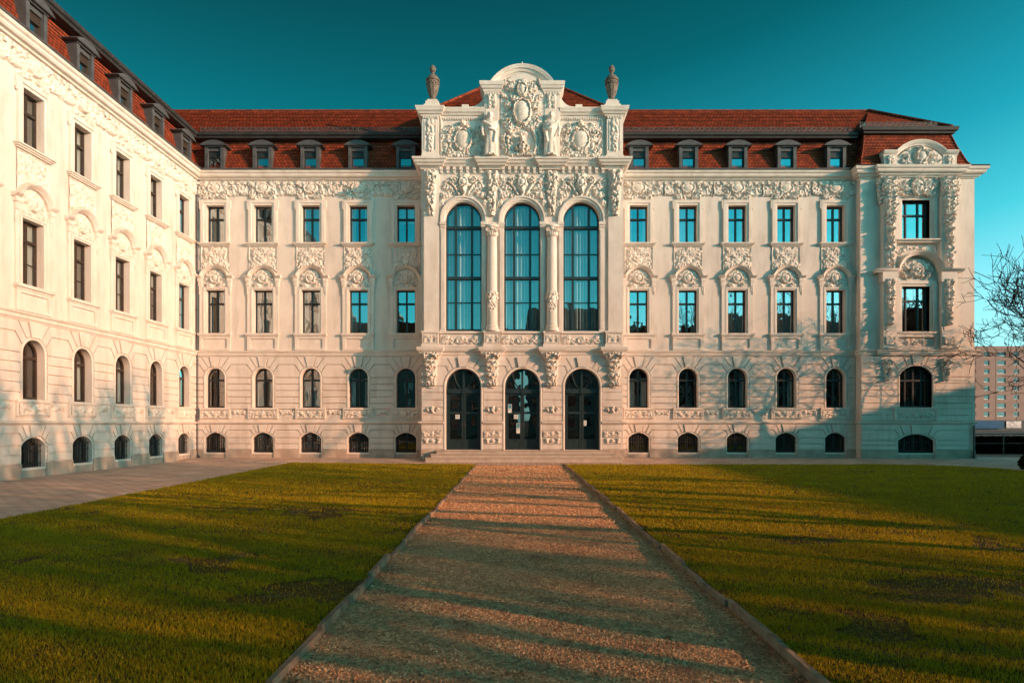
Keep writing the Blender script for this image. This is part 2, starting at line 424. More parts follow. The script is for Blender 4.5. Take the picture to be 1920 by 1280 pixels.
# carved relief: a height field of scrolls, leaves, shells and ovals ------------
class HF:
    def __init__(s, w, h, res=0.026):
        s.w, s.h = w, h
        nx, nz = max(4, int(w/res)), max(4, int(h/res))
        s.x = np.linspace(-w/2, w/2, nx); s.z = np.linspace(0, h, nz)
        s.X, s.Z = np.meshgrid(s.x, s.z)
        s.H = np.zeros_like(s.X)
    def _sl(s, cx, cz, r):
        i0, i1 = np.searchsorted(s.x, [cx-r, cx+r]); j0, j1 = np.searchsorted(s.z, [cz-r, cz+r])
        return slice(j0, j1), slice(i0, i1)
    def dome(s, cx, cz, rx, rz, a, rot=0.0, base=0.0):
        sl = s._sl(cx, cz, max(rx, rz)*1.02)
        dx, dz = s.X[sl]-cx, s.Z[sl]-cz
        if dx.size == 0: return
        c, n = math.cos(rot), math.sin(rot)
        u, v = (dx*c + dz*n)/rx, (-dx*n + dz*c)/rz
        q = 1 - u*u - v*v
        h = np.where(q > 0, base + a*np.sqrt(np.maximum(q, 0)), 0)
        s.H[sl] = np.maximum(s.H[sl], h)
    def ring(s, cx, cz, rx, rz, t, a, base=0.0):
        sl = s._sl(cx, cz, max(rx, rz)+t)
        dx, dz = s.X[sl]-cx, s.Z[sl]-cz
        if dx.size == 0: return
        d = (np.sqrt((dx/rx)**2 + (dz/rz)**2) - 1)*min(rx, rz)/t
        s.H[sl] = np.maximum(s.H[sl], np.where(abs(d) < 1, base + a*np.sqrt(np.maximum(1-d*d, 0)), 0))
    def stroke(s, pts, r0, r1, a0, a1=None):
        a1 = a0 if a1 is None else a1
        L = [0]
        for p, q in zip(pts[:-1], pts[1:]): L.append(L[-1] + math.hypot(q[0]-p[0], q[1]-p[1]))
        n = max(2, int(L[-1]/0.02))
        for i in range(n+1):
            d = L[-1]*i/n; t = i/n
            k = min(len(L)-2, max(0, np.searchsorted(L, d)-1))
            f = (d-L[k])/max(1e-6, L[k+1]-L[k])
            r = r0+(r1-r0)*t
            s.dome(pts[k][0]+(pts[k+1][0]-pts[k][0])*f, pts[k][1]+(pts[k+1][1]-pts[k][1])*f, r, r, a0+(a1-a0)*t)
    def scroll(s, cx, cz, R, turns=1.4, hand=1, ph=0.0, t=0.04, a=0.07):
        n = 26
        pts = []
        for i in range(n+1):
            f = i/n
            r = R*(1-0.86*f); g = ph + hand*2*math.pi*turns*f
            pts.append((cx + r*math.cos(g), cz + r*math.sin(g)))
        s.stroke(pts, t, t*0.7, a*0.8, a*1.15)
        s.dome(cx, cz, t*1.15, t*1.15, a*1.3)
    def leaf(s, cx, cz, L, W, ang, a):
        c, n = math.cos(ang), math.sin(ang)
        for k in range(5):
            f = k/4
            wd = W*math.sin(math.pi*(0.15+0.8*f))
            for sg in (-1, 1):
                s.dome(cx + c*L*f - n*sg*wd*0.45, cz + n*L*f + c*sg*wd*0.45, wd*0.62+0.012, wd*0.34+0.012, a*(0.6+0.4*math.sin(math.pi*f)), ang + sg*0.7)
        s.stroke([(cx, cz), (cx+c*L, cz+n*L)], W*0.22+0.01, 0.015, a*1.15, a*0.6)
    def sym(s, fn, cx, *args, **kw):
        fn(cx, *args, **kw)
    def mirror(s):                                        # make the right half repeat on the left
        s.H = np.maximum(s.H, s.H[:, ::-1])
    def tangle(s, rnd, x0, x1, z0, z1, n, lo, hi, a, t=0.035):
        for i in range(n):
            x, z = rnd.uniform(x0, x1), rnd.uniform(z0, z1)
            k = rnd.random(); q = rnd.uniform(lo, hi)
            if k < 0.42: s.scroll(x, z, q, rnd.uniform(1.0, 1.6), rnd.choice((-1, 1)), rnd.uniform(0, 6.3), t*rnd.uniform(0.8, 1.15), a*rnd.uniform(0.8, 1.1))
            elif k < 0.85: s.leaf(x, z, q*rnd.uniform(1.4, 2.2), q*rnd.uniform(0.35, 0.55), rnd.uniform(0, 6.3), a*rnd.uniform(0.7, 1.2))
            else:
                for m in range(4): s.dome(x+rnd.uniform(-q, q)*0.5, z+rnd.uniform(-q, q)*0.5, 0.045, 0.045, a*1.1)
    def oval(s, cx, cz, rx, rz, a, base):                  # smooth boss, left untooled
        s.H = np.where(((s.X-cx)/rx)**2+((s.Z-cz)/rz)**2 < 1.0, 0, s.H)
        s.dome(cx, cz, rx, rz, a, 0, base)
        k = ((s.X-cx)/rx)**2+((s.Z-cz)/rz)**2 < 1.05
        s.keep = k if not hasattr(s, 'keep') else (s.keep | k)
    def mask(s, keep):
        s.H = np.where(keep, s.H, 0)
    def to(s, mb, x=0, y=0, z=0, lift=0.004, eps=0.006):
        q = s.X + 50.0; v = s.Z + 50.0                     # tooling: small hollows and ridges over the carved forms
        cut = vnoise(q, v, 0.075, 77)*0.6 + vnoise(q+3, v+7, 0.045, 78)*0.4
        plain = s.keep if hasattr(s, 'keep') else np.zeros_like(s.H, bool)
        H = s.H*np.where(plain, 1.0, 1.08*(0.40 + 1.05*cut))
        nz, nx = H.shape
        on = (np.maximum(np.maximum(H[:-1,:-1], H[1:,:-1]), np.maximum(H[:-1,1:], H[1:,1:])) > eps)
        idx = -np.ones(H.shape, int)
        use = np.zeros(H.shape, bool)
        use[:-1,:-1] |= on; use[1:,:-1] |= on; use[:-1,1:] |= on; use[1:,1:] |= on
        idx[use] = np.arange(use.sum())
        vs = np.stack([s.X[use]+x, y - H[use] + (np.where(H[use] > eps, -lift, 0.02)), s.Z[use]+z], 1)
        jj, ii = np.nonzero(on)
        fs = np.stack([idx[jj,ii], idx[jj,ii+1], idx[jj+1,ii+1], idx[jj+1,ii]], 1)
        mb.add(vs.tolist(), fs.tolist())
        return mb
    def mesh(s, name, mat_=None):
        return s.to(MB()).mesh(name, mat_ or M_relief, 'all')

# ------------------------------------------------------------------ ground
def sheet(name, pts, z, m, holes=()):
    mb = MB(); mb.add([(x, y, z if not callable(z) else z(x, y)) for x, y in pts], [tuple(range(len(pts)))])
    return tag(mb.build(name, m), kind='structure')

def ground_mat(name, c1, c2, scale, bump, bscale, c3=None, rough=0.95, bd=0.04):
    m = bpy.data.materials.new(name); m.use_nodes = True
    n, l = m.node_tree.nodes, m.node_tree.links
    b = n['Principled BSDF']; b.inputs['Roughness'].default_value = rough; b.inputs['Specular IOR Level'].default_value = 0.15
    tc = n.new('ShaderNodeTexCoord')
    vo = n.new('ShaderNodeTexVoronoi'); vo.inputs['Scale'].default_value = bscale
    l.new(tc.outputs['Object'], vo.inputs['Vector'])
    sp = n.new('ShaderNodeSeparateColor'); l.new(vo.outputs['Color'], sp.inputs[0])
    rp = n.new('ShaderNodeValToRGB'); rp.color_ramp.elements[0].color = list(c1)+[1]; rp.color_ramp.elements[1].color = list(c2)+[1]
    l.new(sp.outputs[0], rp.inputs[0])
    nz = n.new('ShaderNodeTexNoise'); nz.inputs['Scale'].default_value = scale; nz.inputs['Detail'].default_value = 7
    l.new(tc.outputs['Object'], nz.inputs['Vector'])
    r2 = n.new('ShaderNodeValToRGB'); r2.color_ramp.elements[0].position = 0.55; r2.color_ramp.elements[1].position = 0.7
    l.new(nz.outputs[0], r2.inputs[0])
    mx = n.new('ShaderNodeMix'); mx.data_type = 'RGBA'
    l.new(r2.outputs[0], mx.inputs[0]); l.new(rp.outputs[0], mx.inputs[6]); mx.inputs[7].default_value = list(c3 or c1)+[1]
    l.new(mx.outputs[2], b.inputs['Base Color'])
    bp = n.new('ShaderNodeBump'); bp.inputs['Strength'].default_value = bump; bp.inputs['Distance'].default_value = bd
    l.new(vo.outputs['Distance'], bp.inputs['Height']); bp.invert = True
    l.new(bp.outputs[0], b.inputs['Normal'])
    return m
M_gravel = ground_mat('gravel', (0.44, 0.20, 0.095), (0.94, 0.52, 0.28), 0.9, 0.9, 42, (0.40, 0.16, 0.075), bd=0.02)
M_soil = ground_mat('lawn_soil', (0.07, 0.045, 0.008), (0.14, 0.090, 0.010), 1.5, 0.9, 26, (0.16, 0.10, 0.045), bd=0.03)
M_earth = ground_mat('earth', (0.10, 0.08, 0.05), (0.16, 0.12, 0.08), 0.3, 0.4, 8, (0.08, 0.08, 0.05))
M_road = ground_mat('asphalt', (0.10, 0.10, 0.10), (0.15, 0.15, 0.15), 0.5, 0.2, 60, (0.12, 0.12, 0.12))

def paving_mat():
    m = mat('paving_slabs', (0.42, 0.32, 0.25), 0.85, 0.2, 1.2, 0.2, 50, 0.2)
    n, l = m.node_tree.nodes, m.node_tree.links
    b = n['Principled BSDF']; tc = n['Texture Coordinate']
    br = n.new('ShaderNodeTexBrick'); br.inputs['Scale'].default_value = 1.0; br.inputs['Brick Width'].default_value = 0.42
    br.inputs['Row Height'].default_value = 0.21; br.inputs['Mortar Size'].default_value = 0.012
    br.inputs['Color1'].default_value = (0.74, 0.52, 0.42, 1); br.inputs['Color2'].default_value = (0.60, 0.42, 0.33, 1)
    br.inputs['Mortar'].default_value = (0.16, 0.11, 0.08, 1)
    l.new(tc.outputs['Object'], br.inputs['Vector'])
    mx = n.new('ShaderNodeMix'); mx.data_type = 'RGBA'; mx.blend_type = 'MULTIPLY'; mx.inputs[0].default_value = 0.6
    rp = n['Color Ramp']; rp.color_ramp.elements[0].color = (0.6, 0.6, 0.6, 1); rp.color_ramp.elements[1].color = (1.1, 1.1, 1.1, 1)
    l.new(br.outputs[0], mx.inputs[6]); l.new(rp.outputs[0], mx.inputs[7]); l.new(mx.outputs[2], b.inputs['Base Color'])
    return m
M_pave = paving_mat()

PL, PR, YE, YN = -1.58, 1.97, -3.7, -34.0        # path edges, lawn far edge, near end
LL = -9.35
sheet('ground', [(-1500,-1500),(1500,-1500),(1500,1500),(-1500,1500)], -0.05, M_earth)
sheet('path', [(PL-0.3,YN),(PR+0.3,YN),(PR+0.3,-3.2),(PL-0.3,-3.2)], -0.012, M_gravel)
# lawns (slightly domed sheets with a rounded far right corner)
corner = [(PR+0.06, YE), (15.2, YE)]
for i in range(1, 11):
    a = math.radians(90 - 9*i); corner.append((15.2 + 2.9*math.cos(a), YE - 3.6 + 3.6*math.sin(a)))
right_lawn = [(PR+0.06, YN)] + corner + [(18.1, YN)]
left_lawn = [(LL-0.02, YN), (PL-0.06, YN), (PL-0.06, YE), (-9.55, YE+0.9), (LL, -14)]
left_lawn = [(-8.7, YN), (PL-0.06, YN), (PL-0.06, YE), (-9.66, YE+1.2), (-9.3, -12)]
sheet('lawn', left_lawn, 0.03, M_soil)
sheet('lawn', right_lawn, 0.03, M_soil)
sheet('lawn', [(18.4,-60),(52,-60),(52,-9),(24,-9),(18.4,-14)], 0.0, M_soil)
# paving: strip before the main front rising gently to the walls, and the wide strip along the wing
mb = MB()
mb.add([(-15.2,YE+1.25,0.0),(-9.6,YE+1.25,0.0),(PL-0.06,YE+0.02,0.0),(PR+0.06,YE+0.02,0.0),(15.2,YE+0.02,0.0),(30,YE-1.6,0.0),(30,-1.4,0.10),(-15.2,-1.4,0.10),(-15.2,0.3,0.11),(30,0.3,0.11)],
       [(0,1,7),(1,2,7),(2,3,7),(3,6,7),(3,4,6),(4,5,6),(7,6,9,8)])
mb.add([(-15.2,YN,0.02),(-8.68,YN,0.0),(-9.28,-12,0.0),(-9.64,YE+1.22,0.0),(-15.2,YE+1.24,0.06)], [(0,1,2,3,4)])
mb.add([(15.4,YE-0.02,-0.004),(30,YE-1.7,-0.004),(30,YN,-0.004),(18.12,YN,-0.004),(18.12,YE-3.7,-0.004)], [(0,1,2,3,4)])
tag(mb.build('pavement', M_pave), kind='structure')
sheet('road', [(22.2,-8.5),(30.2,-8.5),(400,20),(400,140),(22.2,140)], -0.02, M_road)

def kerb(x, sg):
    mb = MB(); y = YN
    while y < YE:
        L = RND.uniform(0.7, 1.25); j = RND.uniform(-0.02, 0.02); h = 0.058 + RND.uniform(-0.024, 0.014); a = RND.uniform(-0.02, 0.02)
        x0, x1 = x-0.022+j, x+0.022+j
        mb.add([(x0,y,-0.04),(x1,y,-0.04),(x1+a,y+L-0.012,-0.04),(x0+a,y+L-0.012,-0.04),(x0,y,h),(x1,y,h+0.004),(x1+a,y+L-0.012,h-0.006),(x0+a,y+L-0.012,h)],
               [(0,1,5,4),(1,2,6,5),(2,3,7,6),(3,0,4,7),(4,5,6,7)])
        y += L
    return tag(mb.build('kerb', M_kerb), kind='structure')
kerb(PL-0.03, 1); kerb(PR+0.03, -1)

def in_poly(px, py, poly):
    ins = np.zeros(px.shape, bool); n = len(poly)
    for i in range(n):
        (x0, y0), (x1, y1) = poly[i], poly[i-1]
        c = ((y0 > py) != (y1 > py)) & (px < (x1-x0)*(py-y0)/((y1-y0) or 1e-9)+x0)
        ins ^= c
    return ins
def np_mesh(name, V, nper, m):
    me = bpy.data.meshes.new(name)
    nv = len(V); nf = nv//nper
    me.vertices.add(nv); me.vertices.foreach_set('co', V.astype(np.float32).ravel())
    me.loops.add(nv); me.loops.foreach_set('vertex_index', np.arange(nv, dtype=np.int32))
    me.polygons.add(nf); me.polygons.foreach_set('loop_start', np.arange(0, nv, nper, dtype=np.int32))
    me.polygons.foreach_set('loop_total', np.full(nf, nper, dtype=np.int32))
    me.materials.append(m); me.update(calc_edges=True)
    return me

def grass_mat():
    m = bpy.data.materials.new('grass_blades'); m.use_nodes = True
    n, l = m.node_tree.nodes, m.node_tree.links
    b = n['Principled BSDF']; b.inputs['Roughness'].default_value = 0.6; b.inputs['Specular IOR Level'].default_value = 0.25
    g = n.new('ShaderNodeNewGeometry')
    tc = n.new('ShaderNodeTexCoord'); nz = n.new('ShaderNodeTexNoise'); nz.inputs['Scale'].default_value = 0.9; nz.inputs['Detail'].default_value = 4
    l.new(tc.outputs['Object'], nz.inputs['Vector'])
    ad = n.new('ShaderNodeMath'); ad.operation = 'MULTIPLY_ADD'; ad.inputs[1].default_value = 0.55
    l.new(g.outputs['Random Per Island'], ad.inputs[0])
    ms = n.new('ShaderNodeMath'); ms.operation = 'MULTIPLY'; ms.inputs[1].default_value = 0.5
    l.new(nz.outputs[0], ms.inputs[0]); l.new(ms.outputs[0], ad.inputs[2])
    rp = n.new('ShaderNodeValToRGB')
    rp.color_ramp.elements[0].position = 0.1; rp.color_ramp.elements[1].position = 0.95
    rp.color_ramp.elements[0].color = (0.16, 0.115, 0.004, 1); rp.color_ramp.elements[1].color = (0.66, 0.50, 0.011, 1)
    l.new(ad.outputs[0], rp.inputs[0]); l.new(rp.outputs[0], b.inputs['Base Color'])
    tr = n.new('ShaderNodeBsdfTranslucent'); l.new(rp.outputs[0], tr.inputs['Color'])
    mx = n.new('ShaderNodeMixShader'); mx.inputs[0].default_value = 0.4
    l.new(b.outputs[0], mx.inputs[1]); l.new(tr.outputs[0], mx.inputs[2]); l.new(mx.outputs[0], n['Material Output'].inputs[0])
    return m
M_grass = grass_mat()

def grass(poly, x0, x1, seed, parent=None):
    rs = np.random.RandomState(seed)
    out = []
    for y0, y1, dens, hgt, wid in ((-26.5, -23.5, 7600, 0.030, 0.008), (-23.5, -20, 4200, 0.032, 0.010), (-20, -15, 1900, 0.036, 0.015), (-15, -9, 800, 0.045, 0.024), (-9, -2, 480, 0.045, 0.034)):
        hx = 0.84*(DIST+y1)
        a0, a1 = max(x0, -hx), min(x1, hx)
        n = int(dens*(a1-a0)*(y1-y0))
        x, y = rs.uniform(a0, a1, n), rs.uniform(y0, y1, n)
        thin = vnoise(x, y, 0.5, 3)*0.6 + vnoise(x, y, 0.16, 5)*0.4
        bare = vnoise(x+40, y+9, 1.3, 8)*0.7 + vnoise(x, y, 0.3, 9)*0.3
        k = in_poly(x, y, poly) & (thin + rs.rand(n)*0.5 > 0.42) & ((bare < 0.70) | (rs.rand(n) < 0.12) | (y > -17))
        x, y, thin = x[k], y[k], thin[k]; n = len(x)
        an = rs.uniform(0, 2*np.pi, n); le = rs.uniform(0.1, 0.9, n)*hgt; h = hgt*rs.uniform(0.5, 1.3, n)*(0.55+0.8*thin); wd = wid*rs.uniform(0.6, 1.3, n)
        ba = rs.uniform(0, 2*np.pi, n)
        P = np.zeros((n, 3, 3))
        P[:,0] = np.stack([x-np.cos(an)*wd/2, y-np.sin(an)*wd/2, np.full(n, 0.022)], 1)
        P[:,1] = np.stack([x+np.cos(an)*wd/2, y+np.sin(an)*wd/2, np.full(n, 0.022)], 1)
        P[:,2] = np.stack([x+np.cos(ba)*le, y+np.sin(ba)*le, 0.03+h], 1)
        out.append(P.reshape(-1, 3))
    V = np.concatenate(out)
    return tag(inst('grass', np_mesh('grass', V, 3, M_grass)), 'short olive green lawn grass ' + ('left' if x0 < 0 else 'right') + ' of the gravel path', 'grass', kind='stuff')
grass(left_lawn, -9.8, PL, 21)
grass(right_lawn, PR, 18.2, 22)

def pebbles():
    rs = np.random.RandomState(5); out = []
    m = ground_mat('pebble', (0.34, 0.155, 0.075), (0.98, 0.58, 0.32), 3.0, 0.0, 31, (0.36, 0.16, 0.10))
    octa = np.array([(1,0,0),(0,1,0),(-1,0,0),(0,-1,0),(0,0,1)], float)
    tri = [(0,1,4),(1,2,4),(2,3,4),(3,0,4)]
    for y0, y1, dens, r in ((-26.4,-23,3400,0.0075),(-23,-19,1700,0.009),(-19,-14,700,0.012),(-14,-3.4,220,0.018)):
        n = int(dens*(PR-PL)*(y1-y0))
        x, y = rs.uniform(PL, PR, n), rs.uniform(y0, y1, n)
        s = r*rs.uniform(0.5, 1.7, (n, 1))
        c = np.stack([x, y, np.full(n, -0.013)], 1)
        an = rs.uniform(0, 6.28, n); ca, sa = np.cos(an), np.sin(an)
        q = octa[None]*np.stack([s[:,0]*rs.uniform(.8,1.3,n), s[:,0]*rs.uniform(.7,1.2,n), s[:,0]*rs.uniform(.5,1.2,n)], 1)[:,None,:]
        q += rs.normal(0, 0.15, q.shape)*s[:,None,:]
        qx = q[...,0]*ca[:,None]-q[...,1]*sa[:,None]; qy = q[...,0]*sa[:,None]+q[...,1]*ca[:,None]
        q = np.stack([qx, qy, q[...,2]], 2) + c[:,None,:]
        for t in tri: out.append(q[:, list(t)].reshape(-1, 3))
    return tag(inst('gravel', np_mesh('gravel', np.concatenate(out), 3, m)), 'loose reddish brown pebbles lying on the central path', 'gravel', kind='stuff')
pebbles()
def leaves():
    rs = np.random.RandomState(15); n = 1500
    x, y = rs.uniform(-9.0, 9.0, n), -25.8 + 18*rs.rand(n)**1.6
    keep = (vnoise(x+20, y+50, 1.1, 41) > 0.52); x, y = x[keep], y[keep]; n = len(x)
    a = rs.uniform(0, 6.28, n); L = rs.uniform(0.012, 0.026, n); W = L*0.6
    P = np.zeros((n, 4, 3)); z = np.where((x > PL) & (x < PR), 0.0, 0.05)
    for k, (u, v) in enumerate(((-1,0),(0,-1),(1,0),(0,1))):
        P[:,k,0] = x + np.cos(a)*L*u - np.sin(a)*W*v; P[:,k,1] = y + np.sin(a)*L*u + np.cos(a)*W*v
        P[:,k,2] = z + rs.uniform(0.0, 0.015, n)
    return tag(inst('fallen_leaves', np_mesh('fallen_leaves', P.reshape(-1, 3), 4, mat('dead_leaf', (0.20, 0.10, 0.045), 0.8, 0.5, 9.0, 0))), 'dead brown leaves scattered on the lawns and path', 'leaves', kind='stuff')
leaves()

# ------------------------------------------------------------------ buildings: shared pieces
CACHE = {}
def cached(key, fn):
    if key not in CACHE: CACHE[key] = fn()
    return CACHE[key]

def courses(mb, p00, p10, p01, p11, step=0.155, lift=0.028):
    p00, p10, p01, p11 = map(Vector, (p00, p10, p01, p11))
    up = (p01 - p00); n = (p10 - p00).cross(up)
    if n.length < 1e-6: n = (p10 - p00).cross(p11 - p10)
    n.normalize()
    if n.z < 0: n = -n
    k = max(1, round(up.length / step))
    for i in range(k):
        a, b = i/k, (i+1)/k
        q = [p00.lerp(p01, a)+n*lift, p10.lerp(p11, a)+n*lift, p10.lerp(p11, b), p00.lerp(p01, b)]
        mb.add(q, [(0,1,2,3)])
        mb.add([p00.lerp(p01, a), p10.lerp(p11, a), q[1], q[0]], [(0,1,2,3)])

def rect_frame(w, h, tz, y=0.2, cols=2, t=0.055, bars=()):
    mb = MB()
    mb.box(-w/2, -w/2+t, y, y+0.08, 0, h); mb.box(w/2-t, w/2, y, y+0.08, 0, h)
    mb.box(-w/2+t, w/2-t, y+0.002, y+0.08, 0, t*1.3); mb.box(-w/2+t, w/2-t, y+0.002, y+0.08, h-t, h)
    if tz: mb.box(-w/2+t, w/2-t, y-0.025, y+0.07, tz-0.04, tz+0.04)
    for c in range(1, cols):
        x = -w/2 + w*c/cols
        mb.box(x-0.038, x+0.038, y-0.008, y+0.072, t*1.3, h-t)
    for z in bars: mb.box(-w/2+t, w/2-t, y+0.012, y+0.06, z-0.014, z+0.014)
    return mb
def arch_frame(w, h, rise, tz, y=0.2, t=0.06):
    mb = MB()
    mb.sweepP(arch_path(w, 0, h, rise), [(0,0),(-t,0),(-t,-0.08)], y=y)
    mb.box(-w/2+t*0.9, w/2-t*0.9, y+0.002, y+0.08, 0, t*1.3)
    if tz: mb.box(-w/2+t*0.9, w/2-t*0.9, y-0.03, y+0.07, tz-0.045, tz+0.045)
    mb.box(-0.04, 0.04, y-0.01, y+0.07, t*1.3, h-t*0.9)
    return mb
def pane_mesh(outline, y, m):
    mb = MB(); mb.add([(x, y, z) for x, z in outline], [tuple(range(len(outline)))])
    return mb.mesh('pane', m)

ARCHI = [(0,0),(0,0.05),(0.045,0.065),(0.06,0.05),(0.09,0.05),(0.09,0)]
def archi(t, p): return [(0,0),(0,p*0.55),(t*0.36,p*0.6),(t*0.42,p),(t,p*0.95),(t,0)]

# --- reliefs
def mk_frieze(seed, w=2.23):
    rnd = random.Random(seed)
    h = HF(w, 0.92)
    h.tangle(rnd, 0.30, 1.1, 0.18, 0.86, 30, 0.07, 0.13, 0.085, 0.03)
    h.scroll(0.50, 0.34, 0.17, 1.5, 1, 2.5, 0.042, 0.11); h.scroll(0.45, 0.68, 0.13, 1.4, -1, 3.5, 0.038, 0.11)
    h.leaf(0.62, 0.24, 0.36, 0.12, 0.4, 0.10); h.leaf(0.3, 0.12, 0.3, 0.1, -0.1, 0.10)
    h.scroll(0.93, 0.5, 0.16, 1.4, -1, 0.5, 0.04, 0.10); h.leaf(1.1, 0.3, 0.32, 0.11, 1.7, 0.11)
    for k in range(6): h.dome(0.62+0.09*k, 0.24-0.10*math.sin(k/5*math.pi)+0.1, 0.055, 0.055, 0.10)
    h.tangle(rnd, 0.0, 0.55, 0.04, 0.22, 9, 0.06, 0.10, 0.09, 0.03)
    h.mirror()
    if seed % 3 == 0: h.tangle(rnd, -1.0, 1.0, 0.2, 0.8, 6, 0.08, 0.13, 0.10)
    h.dome(0, 0.55, 0.31, 0.25, 0.03); h.ring(0, 0.55, 0.29, 0.235, 0.045, 0.12, 0.02); h.oval(0, 0.55, 0.25, 0.20, 0.10, 0.05)
    h.mask((h.Z > 0.02) & ((np.abs(h.X) < 0.67) | (h.Z > 0.14)))
    return h.mesh('frieze_relief')
def mk_panel(seed, w=1.33, hh=1.28):
    rnd = random.Random(seed)
    h = HF(w, hh)
    h.tangle(rnd, 0.06, w/2-0.08, 0.15, hh-0.1, 26, 0.07, 0.13, 0.06, 0.028)
    h.leaf(0.1, hh*0.62, 0.45, 0.15, 0.9, 0.08); h.leaf(0.15, hh*0.35, 0.42, 0.14, 0.2, 0.08)
    h.scroll(0.42, 0.95, 0.15, 1.5, 1, 1.0, 0.034, 0.075); h.scroll(0.44, 0.3, 0.16, 1.5, -1, 4.0, 0.034, 0.075)
    h.mirror()
    h.dome(0, hh*0.52, 0.16, 0.24, 0.05, 0, 0.02); h.leaf(0, hh*0.72, 0.32, 0.16, 1.57, 0.09)
    h.tangle(rnd, -w/2+0.1, w/2-0.1, 0.15, hh-0.1, 4, 0.08, 0.14, 0.07)
    keep = (np.abs(h.X) < w/2-0.05) & (h.Z < hh-0.05) & ((h.X**2 + (h.Z+0.28)**2) > 0.68**2)
    h.mask(keep)
    rim = ((np.abs(h.X) > w/2-0.045) | (h.Z > hh-0.045)) & ((h.X**2 + (h.Z+0.28)**2) > 0.68**2)
    h.H = np.where(rim, 0.035, h.H)
    return h.mesh('relief_panel')
def mk_tympanum():
    rnd = random.Random(4)
    h = HF(1.1, 0.98)
    h.tangle(rnd, 0.12, 0.42, 0.1, 0.75, 9, 0.07, 0.12, 0.06, 0.03)
    h.scroll(0.3, 0.2, 0.13, 1.4, 1, 3, 0.035, 0.09); h.leaf(0.15, 0.1, 0.35, 0.1, 0.2, 0.08); h.leaf(0.28, 0.45, 0.28, 0.1, 1.2, 0.08)
    h.mirror()
    h.ring(0, 0.5, 0.2, 0.23, 0.04, 0.10, 0.02); h.oval(0, 0.5, 0.15, 0.18, 0.10, 0.03)
    for k in range(9):
        a = math.pi*(k+0.5)/9; h.leaf(0.23*math.cos(a), 0.52+0.23*math.sin(a), 0.16, 0.06, a, 0.07)
    h.mask(((h.X/0.46)**2 + ((h.Z-0.47)/0.46)**2 < 1) | (h.Z < 0.24))
    return h.mesh('tympanum_relief')
def mk_strip(seed, w, hh, n=10, a=0.05, border=True):
    rnd = random.Random(seed)
    h = HF(w, hh)
    h.tangle(rnd, 0.05, w/2-0.05, hh*0.22, hh*0.78, n, hh*0.22, hh*0.38, a, 0.026)
    h.mirror()
    h.dome(0, hh/2, hh*0.32, hh*0.36, a*1.3)
    if border:
        rim = (np.abs(h.X) > w/2-0.035) | (h.Z > hh-0.035) | (h.Z < 0.035)
        h.H = np.where(rim, 0.03, h.H)
    else: h.mask((h.Z > 0.01) & (h.Z < hh-0.01))
    return h.mesh('relief_strip')
def mk_drop(seed, w, hh, a=0.14, taper=0.35, solid=0.0):
    """hanging trophy of fruit and leaves, narrowing downwards"""
    rnd = random.Random(seed)
    h = HF(w, hh)
    n = int(hh/0.16)
    for i in range(n):
        f = (i+0.5)/n; z = hh*f; ww = w/2*(taper + (1-taper)*f**0.8)*(0.75+0.25*rnd.random())
        h.leaf(0.02, z, ww*0.95, ww*0.33, rnd.uniform(0.2, 0.9), a*0.8); h.leaf(0.03, z, ww*0.9, ww*0.3, -rnd.uniform(0.2, 0.9), a*0.7)
        if i % 2: h.scroll(ww*0.55, z, ww*0.33, 1.3, rnd.choice((-1,1)), rnd.uniform(0,6), 0.03, a*0.9)
    h.mirror()
    for i in range(n*2):
        f = rnd.random(); ww = w/2*(taper+(1-taper)*f)
        h.dome(rnd.uniform(-ww, ww)*0.6, hh*f*0.97+0.03, 0.055, 0.06, a*rnd.uniform(0.8, 1.2), 0, solid)
    h.tangle(rnd, -w*0.4, w*0.4, hh*0.35, hh*0.95, int(hh*7), 0.07, 0.13, a*0.9, 0.03)
    edge = vnoise(h.Z*0+5+seed, h.Z+9, 0.16, 31)*0.5 + vnoise(np.sign(h.X)*3+9+seed, h.Z+3, 0.09, 32)*0.5
    h.mask(np.abs(h.X) < w/2*(taper+(1-taper)*(h.Z/hh)**0.8)*(0.55 + 0.75*edge))
    return h.mesh('relief_drop')
FRIEZES = lambda i: cached(('frieze', i % 4), lambda: mk_frieze(3 + i % 4))
PANELS = lambda i: cached(('panel', i % 4), lambda: mk_panel(31 + i % 4))

# --- standard windows, all measured from the window's foot
def w_basement():
    y = 0.2
    f = arch_frame(0.98, 0.925, 0.25, None, y).mesh('window', M_frame)
    p = pane_mesh(arch_out(0.98, 0, 0.925, 0.25), y+0.05, M_glass_low)
    g = MB()
    for i in range(9):
        x = -0.44+0.11*i; z1 = 0.925-0.605+math.sqrt(0.605**2-x*x)
        g.tube([(x, 0.09, -0.02), (x, 0.09, z1-0.01)], 0.013, 5)
    for z in (0.12, 0.5, 0.66): g.box(-0.485, 0.485, 0.079, 0.101, z-0.012, z+0.012)
    s = MB(); s.sweepP(arch_path(0.98, -0.05, 0.925, 0.25), [(0,0),(0,0.03),(0.06,0.035),(0.06,0)]); s.box(-0.52, 0.52, -0.03, 0.25, -0.07, -0.003)
    return f, [('pane', p), ('grille', g.mesh('grille', M_iron)), ('surround', s.mesh('surround', M_trim))]
